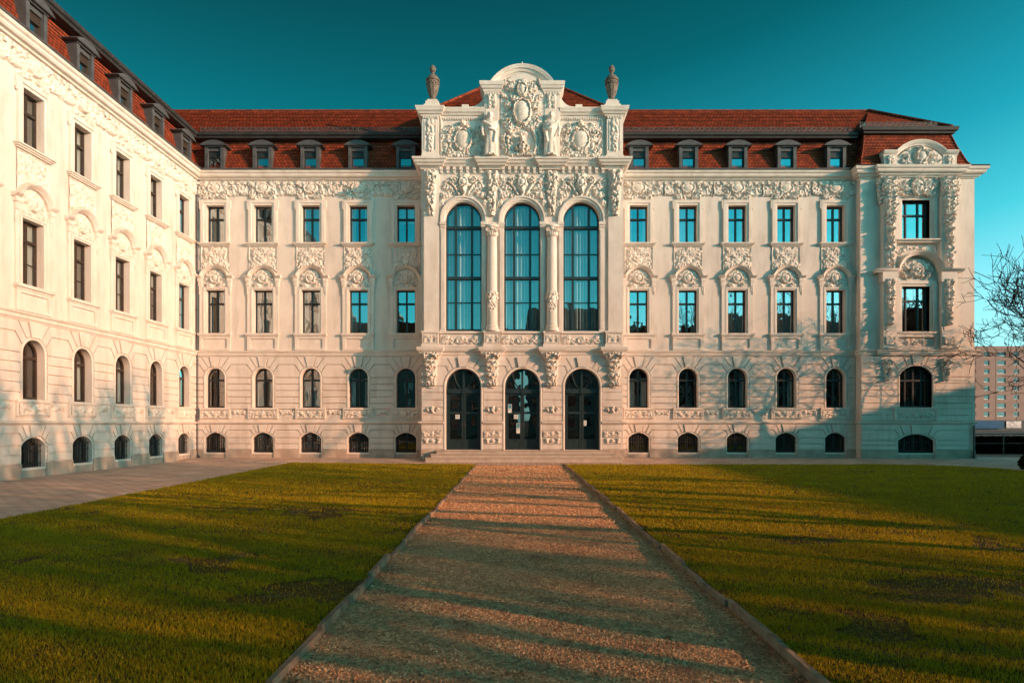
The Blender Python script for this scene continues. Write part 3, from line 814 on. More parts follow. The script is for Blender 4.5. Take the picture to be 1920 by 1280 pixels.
def w_ground(fm):
    f = arch_frame(0.9, 1.84, 0.45, 1.29).mesh('window', fm)
    p = pane_mesh(arch_out(0.9, 0, 1.84, 0.45), 0.25, M_glass_low)
    s = MB(); s.sweepP(arch_path(0.9, 0.0, 1.84, 0.45), ARCHI)
    b = MB(); b.box(-0.70, 0.70, -0.10, 0.22, -0.10, -0.005); b.box(-0.67, 0.67, -0.05, 0.0, -0.52, -0.10)
    b.box(-0.7, -0.62, -0.075, 0.0, -0.52, -0.1); b.box(0.62, 0.7, -0.075, 0.0, -0.52, -0.1)
    return f, [('pane', p), ('surround', s.mesh('surround', M_trim)), ('sill', b.mesh('sill', M_trim))]
def w_first(fm):
    W, H = 0.875, 2.03
    f = rect_frame(W, H, 1.41, bars=(0.72,) if fm is M_brown else ()).mesh('window', fm)
    p = pane_mesh(rect_out(W, 0, H), 0.25, M_glass)
    s = MB(); s.sweepP([(-W/2,0),(-W/2,H),(W/2,H),(W/2,0)], archi(0.13, 0.07))
    for sg in (-1, 1):
        s.box(sg*0.655-0.075, sg*0.655+0.075, -0.055, 0, 0.0, 2.3)
        s.box(sg*0.70-0.10, sg*0.70+0.10, -0.13, 0, 2.42, 2.56); s.box(sg*0.69-0.075, sg*0.69+0.075, -0.10, 0, 2.2, 2.42); s.box(sg*0.69-0.05, sg*0.69+0.05, -0.075, 0, 1.95, 2.2)
        for k in range(4): s.ball((sg*0.72, -0.06, 1.85+0.09*k), (0.05, 0.035, 0.05), 8, 5)
    h = MB()
    arc = arch_pts(1.12, 3.02, 0.44)[::-1]
    h.sweepP([(-0.86,2.56)] + [(-0.60,2.56)] + arc + [(0.60,2.56),(0.86,2.56)], [(0,0),(0,0.10),(0.03,0.12),(0.045,0.17),(0.09,0.22),(0.12,0.24),(0.12,0)])
    b = MB(); b.box(-0.775, 0.775, -0.17, 0.22, -0.10, -0.005); b.box(-0.74, 0.74, -0.11, 0.0, -0.16, -0.10)
    b.box(-0.72, -0.57, -0.085, 0, -0.80, -0.16); b.box(0.57, 0.72, -0.085, 0, -0.80, -0.16); b.box(-0.57, 0.57, -0.085, 0, -0.80, -0.70); b.box(-0.57, 0.57, -0.085, 0, -0.26, -0.16); b.box(-0.57, 0.57, -0.03, 0, -0.70, -0.26)
    return f, [('pane', p), ('surround', s.mesh('surround', M_trim)), ('hood', h.mesh('hood', M_trim, 40)), ('sill', b.mesh('sill', M_trim))]
def w_second(fm):
    W, H = 0.85, 1.76
    f = rect_frame(W, H, 1.16).mesh('window', fm)
    p = pane_mesh(rect_out(W, 0, H), 0.25, M_glass)
    s = MB(); s.sweepP([(-W/2,0),(-W/2,H),(W/2,H),(W/2,0)], archi(0.24, 0.10))
    for sg in (-1, 1): s.box(sg*0.70-0.035, sg*0.70+0.035, -0.085, 0, H-0.12, H+0.235); s.ball((sg*0.70, -0.06, H-0.16), (0.04, 0.04, 0.06), 8, 5)
    b = MB(); b.box(-0.78, 0.78, -0.20, 0.22, -0.055, -0.004); b.box(-0.74, 0.74, -0.15, 0.0, -0.105, -0.055); b.box(-0.70, 0.70, -0.10, 0.0, -0.15, -0.105)
    return f, [('pane', p), ('surround', s.mesh('surround', M_trim)), ('sill', b.mesh('sill', M_trim))]
def mk_curtain(w, h, rise=None, folds=12, seed=0, gap=0.0, depth=1.0):
    rnd = random.Random(seed); c = MB(); n = int(w/0.018); ph = [rnd.uniform(0, 6) for _ in range(3)]
    vs, fs = [], []
    for i in range(n+1):
        x = -w/2 + w*i/n
        y = depth*(0.10*math.sin(x/w*folds*6.28+ph[0]+0.9*math.sin(x*9+ph[1])) + 0.02*math.sin(x*60+ph[2]))
        z1 = h
        if rise: z1 = h - rise + math.sqrt(max(0.0001, rise*rise - x*x))
        vs += [(x, y, 0.02), (x*1.0, y*0.8, z1*0.6), (x, y*0.6, z1)]
    for i in range(n):
        a = 3*i
        if gap and abs(vs[a][0]) < gap: continue
        fs += [(a, a+3, a+4, a+1), (a+1, a+4, a+5, a+2)]
    c.add(vs, fs)
    return c.mesh('curtain', M_curtain, 'all')
def place(root, key, fn, x, z, y=0.0):
    f, kids = cached(key, fn)
    o = inst('window', f, root, (x, y, z))
    for n, me in kids: inst(n, me, o)
    drape(o, key[0] if isinstance(key, tuple) else key)
    return o
SIZE = {'ground': (0.9, 1.84), 'first': (0.875, 2.03), 'second': (0.85, 1.76)}
CR = random.Random(77)
def drape(o, kind):                                      # curtains and blinds really hanging behind some panes
    if kind not in SIZE: return
    W, H = SIZE[kind]; q = CR.random()
    if q < 0.30: inst('curtain', cached(('sheer', kind, CR.randint(0, 2)), lambda: mk_curtain(W*0.98, H*(0.98 if kind != 'ground' else 0.76), None, CR.choice((6, 8)), CR.randint(0, 99), 0.0, 0.5)), o, (0, 0.36, 0))
    elif q < 0.66: inst('curtain', cached(('pair', kind, CR.randint(0, 2)), lambda: mk_curtain(W*0.98, H*(0.98 if kind != 'ground' else 0.76), None, 7, CR.randint(0, 99), CR.uniform(0.14, 0.26), 0.5)), o, (0, 0.36, 0))
    elif q < 0.80 and kind != 'ground':
        def bl():
            b = MB(); z = H*CR.uniform(0.5, 0.8); b.box(-W*0.48, W*0.48, 0.33, 0.335, z, H); b.box(-W*0.48, W*0.48, 0.322, 0.343, z-0.03, z); return b.mesh('blind', M_curtain)
        inst('blind', cached(('blind', kind, CR.randint(0, 1)), bl), o)
def mk_dormer(fm):
    b = MB(); hw, z1 = 0.44, 1.16
    for sg in (-1, 1):                                   # cheeks with flared feet
        xs = sorted((sg*hw, sg*(hw-0.145)))
        b.box(xs[0], xs[1], -0.12, 0.9, 0.28, z1)
        q = [(sg*(hw-0.145), 0), (sg*(hw+0.13), 0), (sg*(hw+0.05), 0.1), (sg*hw, 0.28), (sg*(hw-0.145), 0.28)]
        b.prism(q, -0.12, 0.9)
    b.box(-hw+0.145, hw-0.145, -0.06, 0.9, z1-0.16, z1)
    b.box(-hw+0.145, hw-0.145, -0.10, 0.9, 0, 0.07)
    b.box(-hw-0.02, hw+0.02, -0.155, 0.9, z1, z1+0.05)
    top = arch_pts(1.28, 1.46, 0.24)
    b.prism(top[::-1] + [(0.64, z1+0.09), (0.58, z1+0.05), (-0.58, z1+0.05), (-0.64, z1+0.09)], -0.24, 1.1)
    fr = rect_frame(0.59, z1-0.16-0.07, 0.68, y=0.0, cols=1, t=0.05)
    fr.box(-0.245, 0.245, 0.01, 0.06, 0.72, 0.88)
    return b.mesh('dormer', M_zinc), fr.mesh('window', fm), pane_mesh(rect_out(0.59, 0, 0.93), 0.05, M_glass_dormer)
def dormer(root, x, fm, split=False):
    d, f, p = cached(('dormer', fm.name), lambda: mk_dormer(fm))
    o = inst('dormer', d, root, (x, -0.02, 13.42))
    inst('window', f, o, (0, 0, 0.07)); inst('pane', p, o, (0, 0, 0.07))
    if split: MB_ = MB(); MB_.box(-0.025, 0.025, -0.01, 0.05, 0.05, 0.66); MB_.build('mullion', fm, o, (0, 0, 0.07))

Z_B, Z_G, Z_1, Z_2 = 0.35, 2.45, 5.925, 10.15
def bay_holes(x):
    sh = lambda o, z: [(a+x, b+z) for a, b in o]
    return [(sh(arch_out(0.98, 0, 0.925, 0.25), Z_B), 0.3), (sh(arch_out(0.9, 0, 1.84, 0.45), Z_G), 0.3), (sh(rect_out(0.875, 0, 2.03), Z_1), 0.3), (sh(rect_out(0.85, 0, 1.76), Z_2), 0.3)]
def bay(root, x, i, fm, frieze=True):
    place(root, 'basement', w_basement, x, Z_B)
    place(root, ('ground', fm.name), lambda: w_ground(fm), x, Z_G)
    place(root, ('first', fm.name), lambda: w_first(fm), x, Z_1)
    place(root, ('second', fm.name), lambda: w_second(fm), x, Z_2)
    inst('frieze_relief', FRIEZES(i), root, (x, 0, 12.16))
    inst('relief_panel', PANELS(i), root, (x, 0, 8.70))
    inst('tympanum_relief', cached('tymp', mk_tympanum), root, (x, 0, 8.02))
    inst('sill_relief', cached(('sillr', i % 2), lambda: mk_strip(50+i % 2, 1.22, 0.34, 9, 0.045)), root, (x, -0.05, 1.98))
    inst('band_relief', cached(('bandr', i % 2), lambda: mk_strip(60+i % 2, 0.78, 0.26, 8, 0.045, False)), root, (x+1.115, 0, 2.08))
    dormer(root, x, fm)

CORN = [(0,12.98),(0.05,13.0),(0.07,13.05),(0.16,13.07),(0.18,13.13),(0.29,13.16),(0.33,13.22),(0.33,13.28),(0.40,13.33),(0.42,13.40),(0.42,13.43),(0.0,13.47)]
STR2 = [(0,4.82),(0.03,4.83),(0.05,4.87),(0.09,4.90),(0.10,5.0),(0.15,5.03),(0.17,5.09),(0.0,5.13)]
STR1 = [(0,1.66),(0.04,1.68),(0.08,1.71),(0.11,1.74),(0.11,1.775),(0.0,1.80)]
PLIN = [(0.03,0.0),(0.06,0.0),(0.06,0.46),(0.0,0.49)]
def rust_basement(mb, xs, x0, x1, y=0.0):
    rustic(mb, xs, x0, x1, 1.10, 1.335, 0.291, [0.49, 0.7625, 1.04], 1.165, 1.40, 1.665, 0.21, 0.46, 0.14, y=y)
def rust_ground(mb, xs, x0, x1, y=0.0):
    rustic(mb, xs, x0, x1, 1.08, 4.38, 0.54, [2.375, 2.65, 2.95, 3.25, 3.55, 3.85], 4.0875, 4.46, 4.83, 0.25, 0.58, 0.26, y=y)
def plinth(mb, xs, x0, x1, w=1.02, y=0.0):
    e = [x0] + [v for x in xs for v in (x-w/2, x+w/2)] + [x1]
    for a, b in zip(e[::2], e[1::2]):
        if b - a > 0.02:
            n = max(1, round((b-a)/0.95)); 
            for k in range(n):
                mb.box(a+(b-a)*k/n+0.004, a+(b-a)*(k+1)/n-0.004, y-0.075, y, -0.1, 0.475)
    for x in xs: mb.box(x-w/2, x+w/2, y-0.02, y, -0.1, 0.275)

def section(root, x0, x1, xs, fm, i0=0, dx=2.3):
    """a run of standard bays: wall, ashlar, plinth, string courses, cornice"""
    b = MB(); b.wall(x0, x1, -0.1, 13.3, [h for x in xs for h in bay_holes(x)]); b.build('wall', M_wall, root)
    b = MB(); rust_basement(b, xs, x0, x1); b.build('basement_ashlar', M_rust, root)
    b = MB(); rust_ground(b, xs, x0, x1); b.build('ground_floor_ashlar', M_rust, root)
    b = MB(); plinth(b, xs, x0, x1); b.build('plinth', M_plinth, root)
    for n, pr in (('upper_string_course', STR2), ('lower_string_course', STR1)):
        b = MB(); b.sweepH([(x0,0),(x1,0)], pr); b.build(n, M_trim, root)
    b = MB(); b.sweepH([(x0,0),(x1,0)], CORN); k = int((x1-x0)/0.30)
    for i in range(k):
        x = x0+(x1-x0)*(i+0.5)/k; b.box(x-0.055, x+0.055, -0.13, 0, 12.86, 12.985)
    b.build('cornice', M_trim, root)
    for i, x in enumerate(xs): bay(root, x, i+i0, fm)

def snow_guard(root, x0, x1, y, z, h=0.24):
    b = MB(); n = int((x1-x0)/0.24)
    for k in range(4): b.box(x0, x1, y-0.01, y+0.01, z+h*k/3-0.012, z+h*k/3+0.012)
    for i in range(n+1):
        x = x0+(x1-x0)*i/n
        b.box(x-0.012, x+0.012, y-0.014, y+0.014, z-0.12, z+h+(0.05 if i % 5 == 0 else 0))
        if i < n: b.tube([(x, y, z), (x+(x1-x0)/n, y, z+h)], 0.012, 4)
    b.build('snow_guard', M_zinc, root)

def gutter(root, path, z=15.12):
    b = MB(); b.sweepH(path, [(-0.35,z-0.06),(0.02,z-0.04),(0.05,z+0.04),(0.12,z+0.08),(0.14,z+0.2),(0.10,z+0.22),(-0.3,z+0.20)])
    b.build('gutter', M_gutter, root)

def roof_run(root, x0, x1, xu0=None, xu1=None):
    b = MB()
    prof = [(-0.10,13.45),(0.04,13.75),(0.28,14.6),(0.40,15.16)]
    for (ya, za), (yb, zb) in zip(prof[:-1], prof[1:]): courses(b, (x0,ya,za), (x1,ya,za), (x0,yb,zb), (x1,yb,zb))
    b.build('mansard_roof', M_tile, root)
    b = MB()
    courses(b, (xu0 if xu0 is not None else x0, 0.05, 15.34), (x1, 0.05, 15.34), (xu0 if xu0 is not None else x0, 4.0, 18.26), (xu1 if xu1 is not None else x1, 4.0, 18.26))
    xa_ = xu0 if xu0 is not None else x0; b.add([(xa_,4.0,18.26),(x1+2.6,4.0,18.26),(x1+2.6,8,15.4),(xa_,8,15.4)], [(0,1,2,3)])
    b.tube([((xu0 if xu0 is not None else x0),4.0,18.29),(xu1 if xu1 is not None else x1,4.0,18.29)], 0.09, 6)
    b.build('upper_roof', M_tile, root)
    b = MB(); b.box(x0, x1, -0.36, 0.06, 13.45, 13.49); b.tube([(x0,-0.42,13.46),(x1,-0.42,13.46)], 0.05, 6); b.build('eaves_flashing', M_zinc, root)

# ------------------------------------------------------------------ main building
main = thing('main_building', 'long white stuccoed building facing the lawns, with a carved central gable over three arched doors', 'building')
LX = [-14.1, -11.86, -9.63, -7.40, -5.17]
RX = [5.74, 8.05, 10.35, 12.64, 14.95]
BL, BR, BC, BY = -4.226, 4.75, 0.262, -1.5
PX0, PX1, PY = 15.89, 21.15, -0.45
section(main, -15.0, BL, LX, M_frame)
section(main, BR, PX0, RX, M_frame, 1)
roof_run(main, -15.6, 16.2, -19.0, 18.7)
gutter(main, [(-15.2,0.03),(BL-0.3,0.03)]); gutter(main, [(BR+0.3,0.03),(16.0,0.03)])
snow_guard(main, -14.9, BL-0.1, 0.22, 15.42); snow_guard(main, BR+0.1, 15.9, 0.22, 15.42)
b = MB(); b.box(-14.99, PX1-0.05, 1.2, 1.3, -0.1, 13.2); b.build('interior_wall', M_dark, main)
b = MB(); b.add([(-15,12,-0.1),(PX1-0.02,12,-0.1),(PX1-0.02,12,13.4),(-15,12,13.4)], [(0,1,2,3)])
b.add([(PX1,PY,-0.1),(PX1,12,-0.1),(PX1,12,13.4),(PX1,PY,13.4)], [(0,1,2,3)]); b.build('rear_wall', M_wall, main)

# --- central block -------------------------------------------------
def BXZ(px, py): return at(px, py, BY)
bx = lambda px: at(px, 0, BY)[0]
bz = lambda py: at(0, py, BY)[1]
DX = [-2.358, 0.270, 2.930]
WX = [-2.346, 0.262, 2.895]
DW, DZ0, DZ1 = 1.55, 0.54, 4.147
WW, WZ0, WZ1 = 1.6, 5.82, 11.56
def blk(mb, name, m, smooth=False): return mb.build(name, m, main, (0, BY, 0), smooth)
holes = [(arch_out(DW, DZ0, DZ1, DW/2, x), 0.34) for x in DX] + [(arch_out(WW, WZ0, WZ1, WW/2, x, 20), 0.30) for x in WX]
b = MB(); b.wall(BL, BR, -0.1, 15.4, holes)
b.add([(BL,0,-0.1),(BL,1.5,-0.1),(BL,1.5,15.6),(BL,0,15.6)], [(0,1,2,3)]); b.add([(BR,0,-0.1),(BR,1.5,-0.1),(BR,1.5,15.6),(BR,0,15.6)], [(0,1,2,3)])
b.add([(BL,0,15.6),(BR,0,15.6),(BR,1.9,15.6),(BL,1.9,15.6)], [(0,1,2,3)])
b.add([(BL,1.5,13.3),(BL,2.6,13.3),(BL,2.6,15.6),(BL,1.5,15.6)], [(0,1,2,3)]); b.add([(BR,1.5,13.3),(BR,2.6,13.3),(BR,2.6,15.6),(BR,1.5,15.6)], [(0,1,2,3)])
blk(b, 'wall', M_wall)
# ashlar of the ground floor
b = MB()
rustic(b, DX, BL, BR, DW+0.2, DZ1+0.1, DW/2+0.1, [1.82, 2.09, 2.42, 2.75, 3.08, 3.37], 3.95, 4.25, 4.66, 0.20, 0.52, 0.10, p=0.045, key=0.11)
for x0, x1 in zip([BL]+[x+DW/2+0.1 for x in DX], [x-DW/2-0.1 for x in DX]+[BR]):
    for z0, z1 in ((0.56,0.80),(0.80,1.09),(1.09,1.40),(1.40,1.66)):
        b.prism(inset([(x0,z0),(x1,z0),(x1,z1),(x0,z1)], 0.012), -0.05, 0)
blk(b, 'ground_floor_ashlar', M_rust)
b = MB()
for x0, x1 in zip([BL-0.05]+[x+DW/2+0.04 for x in DX], [x-DW/2-0.04 for x in DX]+[BR+0.05]):
    b.box(x0+0.05, x1-0.05, -0.07, 0, -0.1, 0.53)
for s in (-1, 1):
    e = BL if s < 0 else BR
    b.box(*sorted((e, e+s*0.06)), 0.0, 1.49, -0.1, 0.53)
blk(b, 'plinth', M_plinth)
b = MB()
PIERS = list(zip([BL]+[x+DW/2+0.1 for x in DX], [x-DW/2-0.1 for x in DX]+[BR]))
for i, (x0, x1) in enumerate(PIERS):
    path = [(x0, 0), (x1, 0)]
    if i == 0: path = [(BL, 1.5)] + path
    if i == 3: path = path + [(BR, 1.5)]
    b.sweepH(path, [(0,1.66),(0.05,1.67),(0.09,1.71),(0.13,1.74),(0.13,1.79),(0.0,1.82)])
blk(b, 'lower_string_course', M_trim)
for i, (x0, x1) in enumerate(PIERS):
    xm = (x0+x1)/2; ww = min(0.9, x1-x0-0.1)
    inst('relief_strip', cached(('pst', round(ww, 1)), lambda: mk_strip(71, ww, 0.27, 10, 0.05)), main, (xm, BY-0.05, 1.11))
    inst('relief_strip', cached(('psu', round(ww, 1)), lambda: mk_strip(73, ww*0.88, 0.25, 9, 0.05, False)), main, (xm, BY-0.05, 0.82))
    h = HF(0.62, 0.34); h.scroll(0.19, 0.14, 0.09, 1.3, 1, 0, 0.03, 0.07); h.mirror(); h.dome(0, 0.17, 0.085, 0.13, 0.12); h.dome(0, 0.25, 0.06, 0.06, 0.13); h.leaf(0, 0.05, 0.1, 0.06, 0.2, 0.08)
    inst('mask_relief', cached('mask', lambda: h.mesh('mask_relief')), main, (xm, BY-0.045, 2.17))
# door surrounds
b = MB()
for x in DX: b.sweepP(arch_path(DW, DZ0, DZ1, DW/2, x, 24), [(0,-0.1),(0,0.035),(0.03,0.06),(0.07,0.06),(0.1,0.045),(0.1,0)])
blk(b, 'door_surround', M_trim, 40)
# consoles under the columns
CXS = [bx(808.5), -1.07, 1.584, bx(1152)]
def mk_console():
    h = HF(0.78, 1.56)
    rnd = random.Random(9)
    base = np.where(np.abs(h.X) < 0.30*(0.42+0.58*(h.Z/1.56)**0.7), 0.05+0.22*(h.Z/1.56)**1.6, 0)
    h.H = base
    for i in range(7):
        z = 0.1+0.2*i; ww = 0.36*(0.5+0.5*(z/1.5))
        h.leaf(0.03, z, ww, ww*0.36, 0.75, 0.08+0.03*i); h.leaf(0.02, z+0.1, ww*0.9, ww*0.3, 0.2, 0.07+0.03*i)
    h.scroll(0.24, 1.38, 0.13, 1.4, -1, 2, 0.04, 0.32); h.scroll(0.14, 0.55, 0.1, 1.3, 1, 0, 0.035, 0.16)
    h.tangle(rnd, 0.03, 0.25, 0.1, 1.3, 7, 0.06, 0.1, 0.18)
    h.mirror()
    for k in range(5): h.dome((k-2)*0.13, 1.47, 0.06, 0.09, 0.1, 0, 0.26)
    h.dome(0, 0.95, 0.1, 0.13, 0.14, 0, 0.16); h.dome(0, 0.45, 0.08, 0.1, 0.12, 0, 0.1)
    return h.mesh('console')
for x in CXS: inst('console', cached('console', mk_console), main, (x, BY-0.045, bz(727)))
# string course breaking forward over the consoles, pedestals, panels
def breaks(e, xs, hw, x0=BL, x1=BR):
    p = [(x0, 1.5), (x0, 0)]
    for x in xs:
        a, c = max(x-hw, x0), min(x+hw, x1)
        if a <= x0+0.01: p[-1] = (x0, -e); p[-2] = (x0, 1.5)
        else: p += [(a, 0), (a, -e)]
        if c >= x1-0.01: p += [(x1, -e), (x1, 1.5)]
        else: p += [(c, -e), (c, 0)]
    if p[-1][1] != 1.5: p += [(x1, 0), (x1, 1.5)]
    return p
PX = [(BL+BL+0.86)/2, -1.07, 1.584, (BR+BR-0.86)/2]
b = MB(); b.sweepH(breaks(0.20, PX, 0.43), [(0,4.72),(0.03,4.74),(0.05,4.79),(0.06,4.86),(0.11,4.89),(0.15,4.95),(0.17,5.03),(0.17,5.08),(0.0,5.11)]); 
for x in PX: b.box(x-0.43, x+0.43, -0.20, 0, 4.68, 4.73)
blk(b, 'upper_string_course', M_trim)
b = MB()
for x in PX:
    b.box(x-0.40, x+0.40, -0.26, 0, 5.1, 5.22); b.box(x-0.36, x+0.36, -0.22, 0, 5.22, 5.70); b.box(x-0.40, x+0.40, -0.27, 0, 5.70, 5.79)
    for s in (-1, 1): b.box(x+s*0.33-0.03, x+s*0.33+0.03, -0.24, -0.22, 5.22, 5.70)
for i in range(3):
    b.box(PX[i]+0.42, PX[i+1]-0.42, -0.10, 0, 5.105, 5.18); b.box(PX[i]+0.42, PX[i+1]-0.42, -0.13, 0.0, 5.70, 5.785)
    b.box(PX[i]+0.42, PX[i+1]-0.42, -0.05, 0.0, 5.18, 5.70)
blk(b, 'parapet', M_trim)
for x in PX: inst('relief_strip', cached('ped', lambda: mk_strip(81, 0.56, 0.36, 8, 0.045)), main, (x, BY-0.22, 5.28))
for i in range(3):
    w_ = PX[i+1]-PX[i]-0.9
    inst('relief_strip', cached(('par', round(w_, 1)), lambda: mk_strip(84, w_, 0.46, 20, 0.055, False)), main, ((PX[i]+PX[i+1])/2, BY-0.05, 5.20))
# window arches, imposts, pilasters
b = MB()
for x in WX:
    b.sweepP(arch_path(WW, 10.62, WZ1, WW/2, x, 28), [(0,-0.2),(0,0.03),(0.05,0.05),(0.06,0.09),(0.15,0.10),(0.16,0.14),(0.235,0.14),(0.235,0)])
blk(b, 'archivolt', M_trim, 40)
b = MB()
for x in WX:
    for s in (-1, 1):
        a = x + s*(WW/2+0.115)
        b.box(a-0.115, a+0.115, -0.06, 0, 5.80, 10.42); b.box(a-0.075, a+0.075, -0.085, 0, 5.9, 10.3); b.box(a-0.14, a+0.14, -0.16, 0, 10.52, 10.64); b.box(a-0.125, a+0.125, -0.11, 0, 10.42, 10.52)
for x in (CXS[0]+0.02, CXS[3]+0.05): b.box(x-0.33, x+0.33, -0.10, 0, 5.79, 13.0)
blk(b, 'pilaster', M_trim)
# engaged columns
def mk_column():
    c = MB()
    c.lathe([(0.30,0),(0.30,0.09),(0.27,0.12),(0.285,0.17),(0.27,0.22),(0.25,0.24),(0.235,0.28),(0.245,0.34),(0.232,0.38),(0.230,1.5),(0.222,2.8),(0.205,4.05),(0.20,4.12),(0.215,4.15),(0.2,4.18),(0.2,4.24),(0.22,4.4),(0.25,4.52),(0.25,4.55)], 28)
    return c.mesh('column', M_trim, 40)
def mk_capital():
    c = MB()
    c.box(-0.29, 0.29, -0.29, 0.1, 4.55, 4.66)
    for s in (-1, 1):
        for k in range(14):
            f = k/13; a = 1.2 + 2*math.pi*1.4*f; r = 0.105*(1-0.8*f)
            c.ball((s*(0.20) + s*r*math.cos(a), -0.24, 4.46+r*math.sin(a)), 0.033*(1-0.4*f)+0.008, 8, 5)
    for k in range(9):
        a = math.pi*(1+(k+0.5)/9)
        c.ball((0.22*math.cos(a), 0.22*math.sin(a), 4.28), (0.05, 0.05, 0.10), 8, 6); c.ball((0.23*math.cos(a), 0.23*math.sin(a), 4.37), (0.05, 0.05, 0.04), 8, 5)
    c.ball((0, -0.26, 4.5), (0.1, 0.06, 0.07), 10, 6)
    return c.mesh('capital', M_relief, 'all')
def mk_sleeve():
    c = MB(); rnd = random.Random(12)
    for k in range(95):
        a = math.pi*(1+rnd.random()); z = 0.75+0.95*rnd.random()**0.8
        wd = 1 if z > 1.45 else (0.35+0.65*(z-0.75)/0.7)
        if abs(math.cos(a)) > wd: continue
        q = rnd.uniform(0.03, 0.065)
        c.ball((0.235*math.cos(a), 0.235*math.sin(a), z), (q, q*0.9, q*rnd.uniform(0.9, 1.6)), 8, 5)
    for k in range(11):
        a = math.pi*(1+k/10); c.ball((0.24*math.cos(a), 0.24*math.sin(a), 1.68), (0.045, 0.045, 0.05), 8, 5)
    return c.mesh('carved_sleeve', M_relief, 'all')
for x in (-1.07, 1.584):
    o = inst('column', cached('col', mk_column), main, (x, BY-0.08, 5.79))
    inst('capital', cached('cap', mk_capital), o); inst('carved_sleeve', cached('slv', mk_sleeve), o)
b = MB()
for x in (-1.07, 1.584): b.box(x-0.5, x+0.5, -0.12, 0, 10.46, 10.63)
blk(b, 'impost', M_trim)
# big arched windows
MX = 0.36
def mk_big():
    y, t = 0.2, 0.06
    f = MB(); f.sweepP(arch_path(WW, 0, WZ1-WZ0, WW/2, 0, 28), [(0,0),(-t,0),(-t,-0.09)], y=y)
    f.box(-WW/2+t*.9, WW/2-t*.9, y+0.003, y+0.09, 0, 0.11)
    H = WZ1-WZ0
    for x in (-MX, MX): f.box(x-0.05, x+0.05, y-0.02, y+0.09, 0.11, 4.94+math.sqrt(0.8**2-MX**2)-0.02)
    for z, q in ((bz(520)-WZ0, 0.065), (bz(425)-WZ0, 0.065)): f.box(-WW/2+t*.9, WW/2-t*.9, y-0.05, y+0.09, z-q, z+q)
    for z in (bz(475)-WZ0, bz(566)-WZ0): f.box(-WW/2+t*.9, WW/2-t*.9, y+0.005, y+0.07, z-0.022, z+0.022)
    return f.mesh('window', M_door), pane_mesh(arch_out(WW, 0, H, WW/2, 0, 28), y+0.05, M_glass_clear)
ORD = ['left', 'middle', 'right']
for i, x in enumerate(WX):
    f, p = cached('big', mk_big)
    o = inst('window', f, main, (x, BY, WZ0)); inst('pane', p, o)
    tag(inst('curtain', mk_curtain(1.5, 5.6, 0.75, 9, i), None, (x, BY+0.38, WZ0)), 'pleated sheer curtain inside the %s of the three tall arched windows' % ORD[i], 'curtain', 'sheer curtains in the tall arched windows')
# doors
def mk_door():
    y = 0.2
    f = MB(); f.sweepP(arch_path(DW, 0, DZ1-DZ0, DW/2, 0, 28), [(0,0),(-0.07,0),(-0.07,-0.1)], y=y)
    zt = 2.60
    f.box(-DW/2+0.063, DW/2-0.063, y-0.06, y+0.1, zt-0.09, zt+0.05); f.box(-DW/2+0.063, DW/2-0.063, y-0.03, y+0.1, zt+0.05, zt+0.12)
    f.box(-0.055, 0.055, y-0.09, y+0.1, zt-0.13, zt+0.09); f.box(-0.045, 0.045, y-0.03, y+0.1, zt+0.12, DZ1-DZ0-0.06)
    f.box(-DW/2+0.01, DW/2-0.01, y-0.02, y+0.2, 0.0, 0.025)
    for s in (-1, 1):                                    # swept glazing bars of the fanlight
        f.tube([(s*(0.02+0.44*math.sin(t*1.35)*1.0), y+0.02, zt+0.12+0.86*(1-math.cos(t*1.5))*0.93) for t in np.linspace(0, 1, 12)], 0.03, 6)
    def leaf(s):
        l = MB(); x0, x1 = sorted((s*0.008, s*(DW/2-0.07)))
        y0 = y+0.03
        l.box(x0, x0+0.085, y0, y0+0.06, 0.03, zt-0.09); l.box(x1-0.085, x1, y0, y0+0.06, 0.03, zt-0.09)
        for z0, z1 in ((0.03,0.12),(0.40,0.47),(1.60,1.70),(2.42,2.51)): l.box(x0+0.085, x1-0.085, y0+0.002, y0+0.06, z0, z1)
        l.box(x0+0.085, x1-0.085, y0+0.02, y0+0.05, 0.12, 0.40); l.box(x0+0.13, x1-0.13, y0+0.008, y0+0.02, 0.16, 0.36)
        g = MB(); 
        for z0, z1 in ((0.47,1.60),(1.70,2.42)): g.add([(x0+0.08,y0+0.04,z0),(x1-0.08,y0+0.04,z0),(x1-0.08,y0+0.04,z1),(x0+0.08,y0+0.04,z1)], [(0,1,2,3)])
        h = MB(); xh = s*0.05; h.box(xh-0.018, xh+0.018, y0-0.012, y0, 1.0, 1.2); h.tube([(xh,y0-0.012,1.12),(xh,y0-0.05,1.12),(xh+s*0.09,y0-0.05,1.115)], 0.01, 6)
        return l.mesh('leaf', M_door), g.mesh('pane', M_glass_door), h.mesh('handle', M_zinc)
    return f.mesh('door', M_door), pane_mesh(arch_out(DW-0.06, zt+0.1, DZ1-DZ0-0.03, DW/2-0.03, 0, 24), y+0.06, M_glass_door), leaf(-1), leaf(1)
for x in DX:
    f, fan, l1, l2 = cached('door', mk_door)
    o = inst('door', f, main, (x, BY, DZ0)); inst('fanlight', fan, o)
    for l, g, h in (l1, l2): inst('leaf', l, o); inst('pane', g, o); inst('handle', h, o)
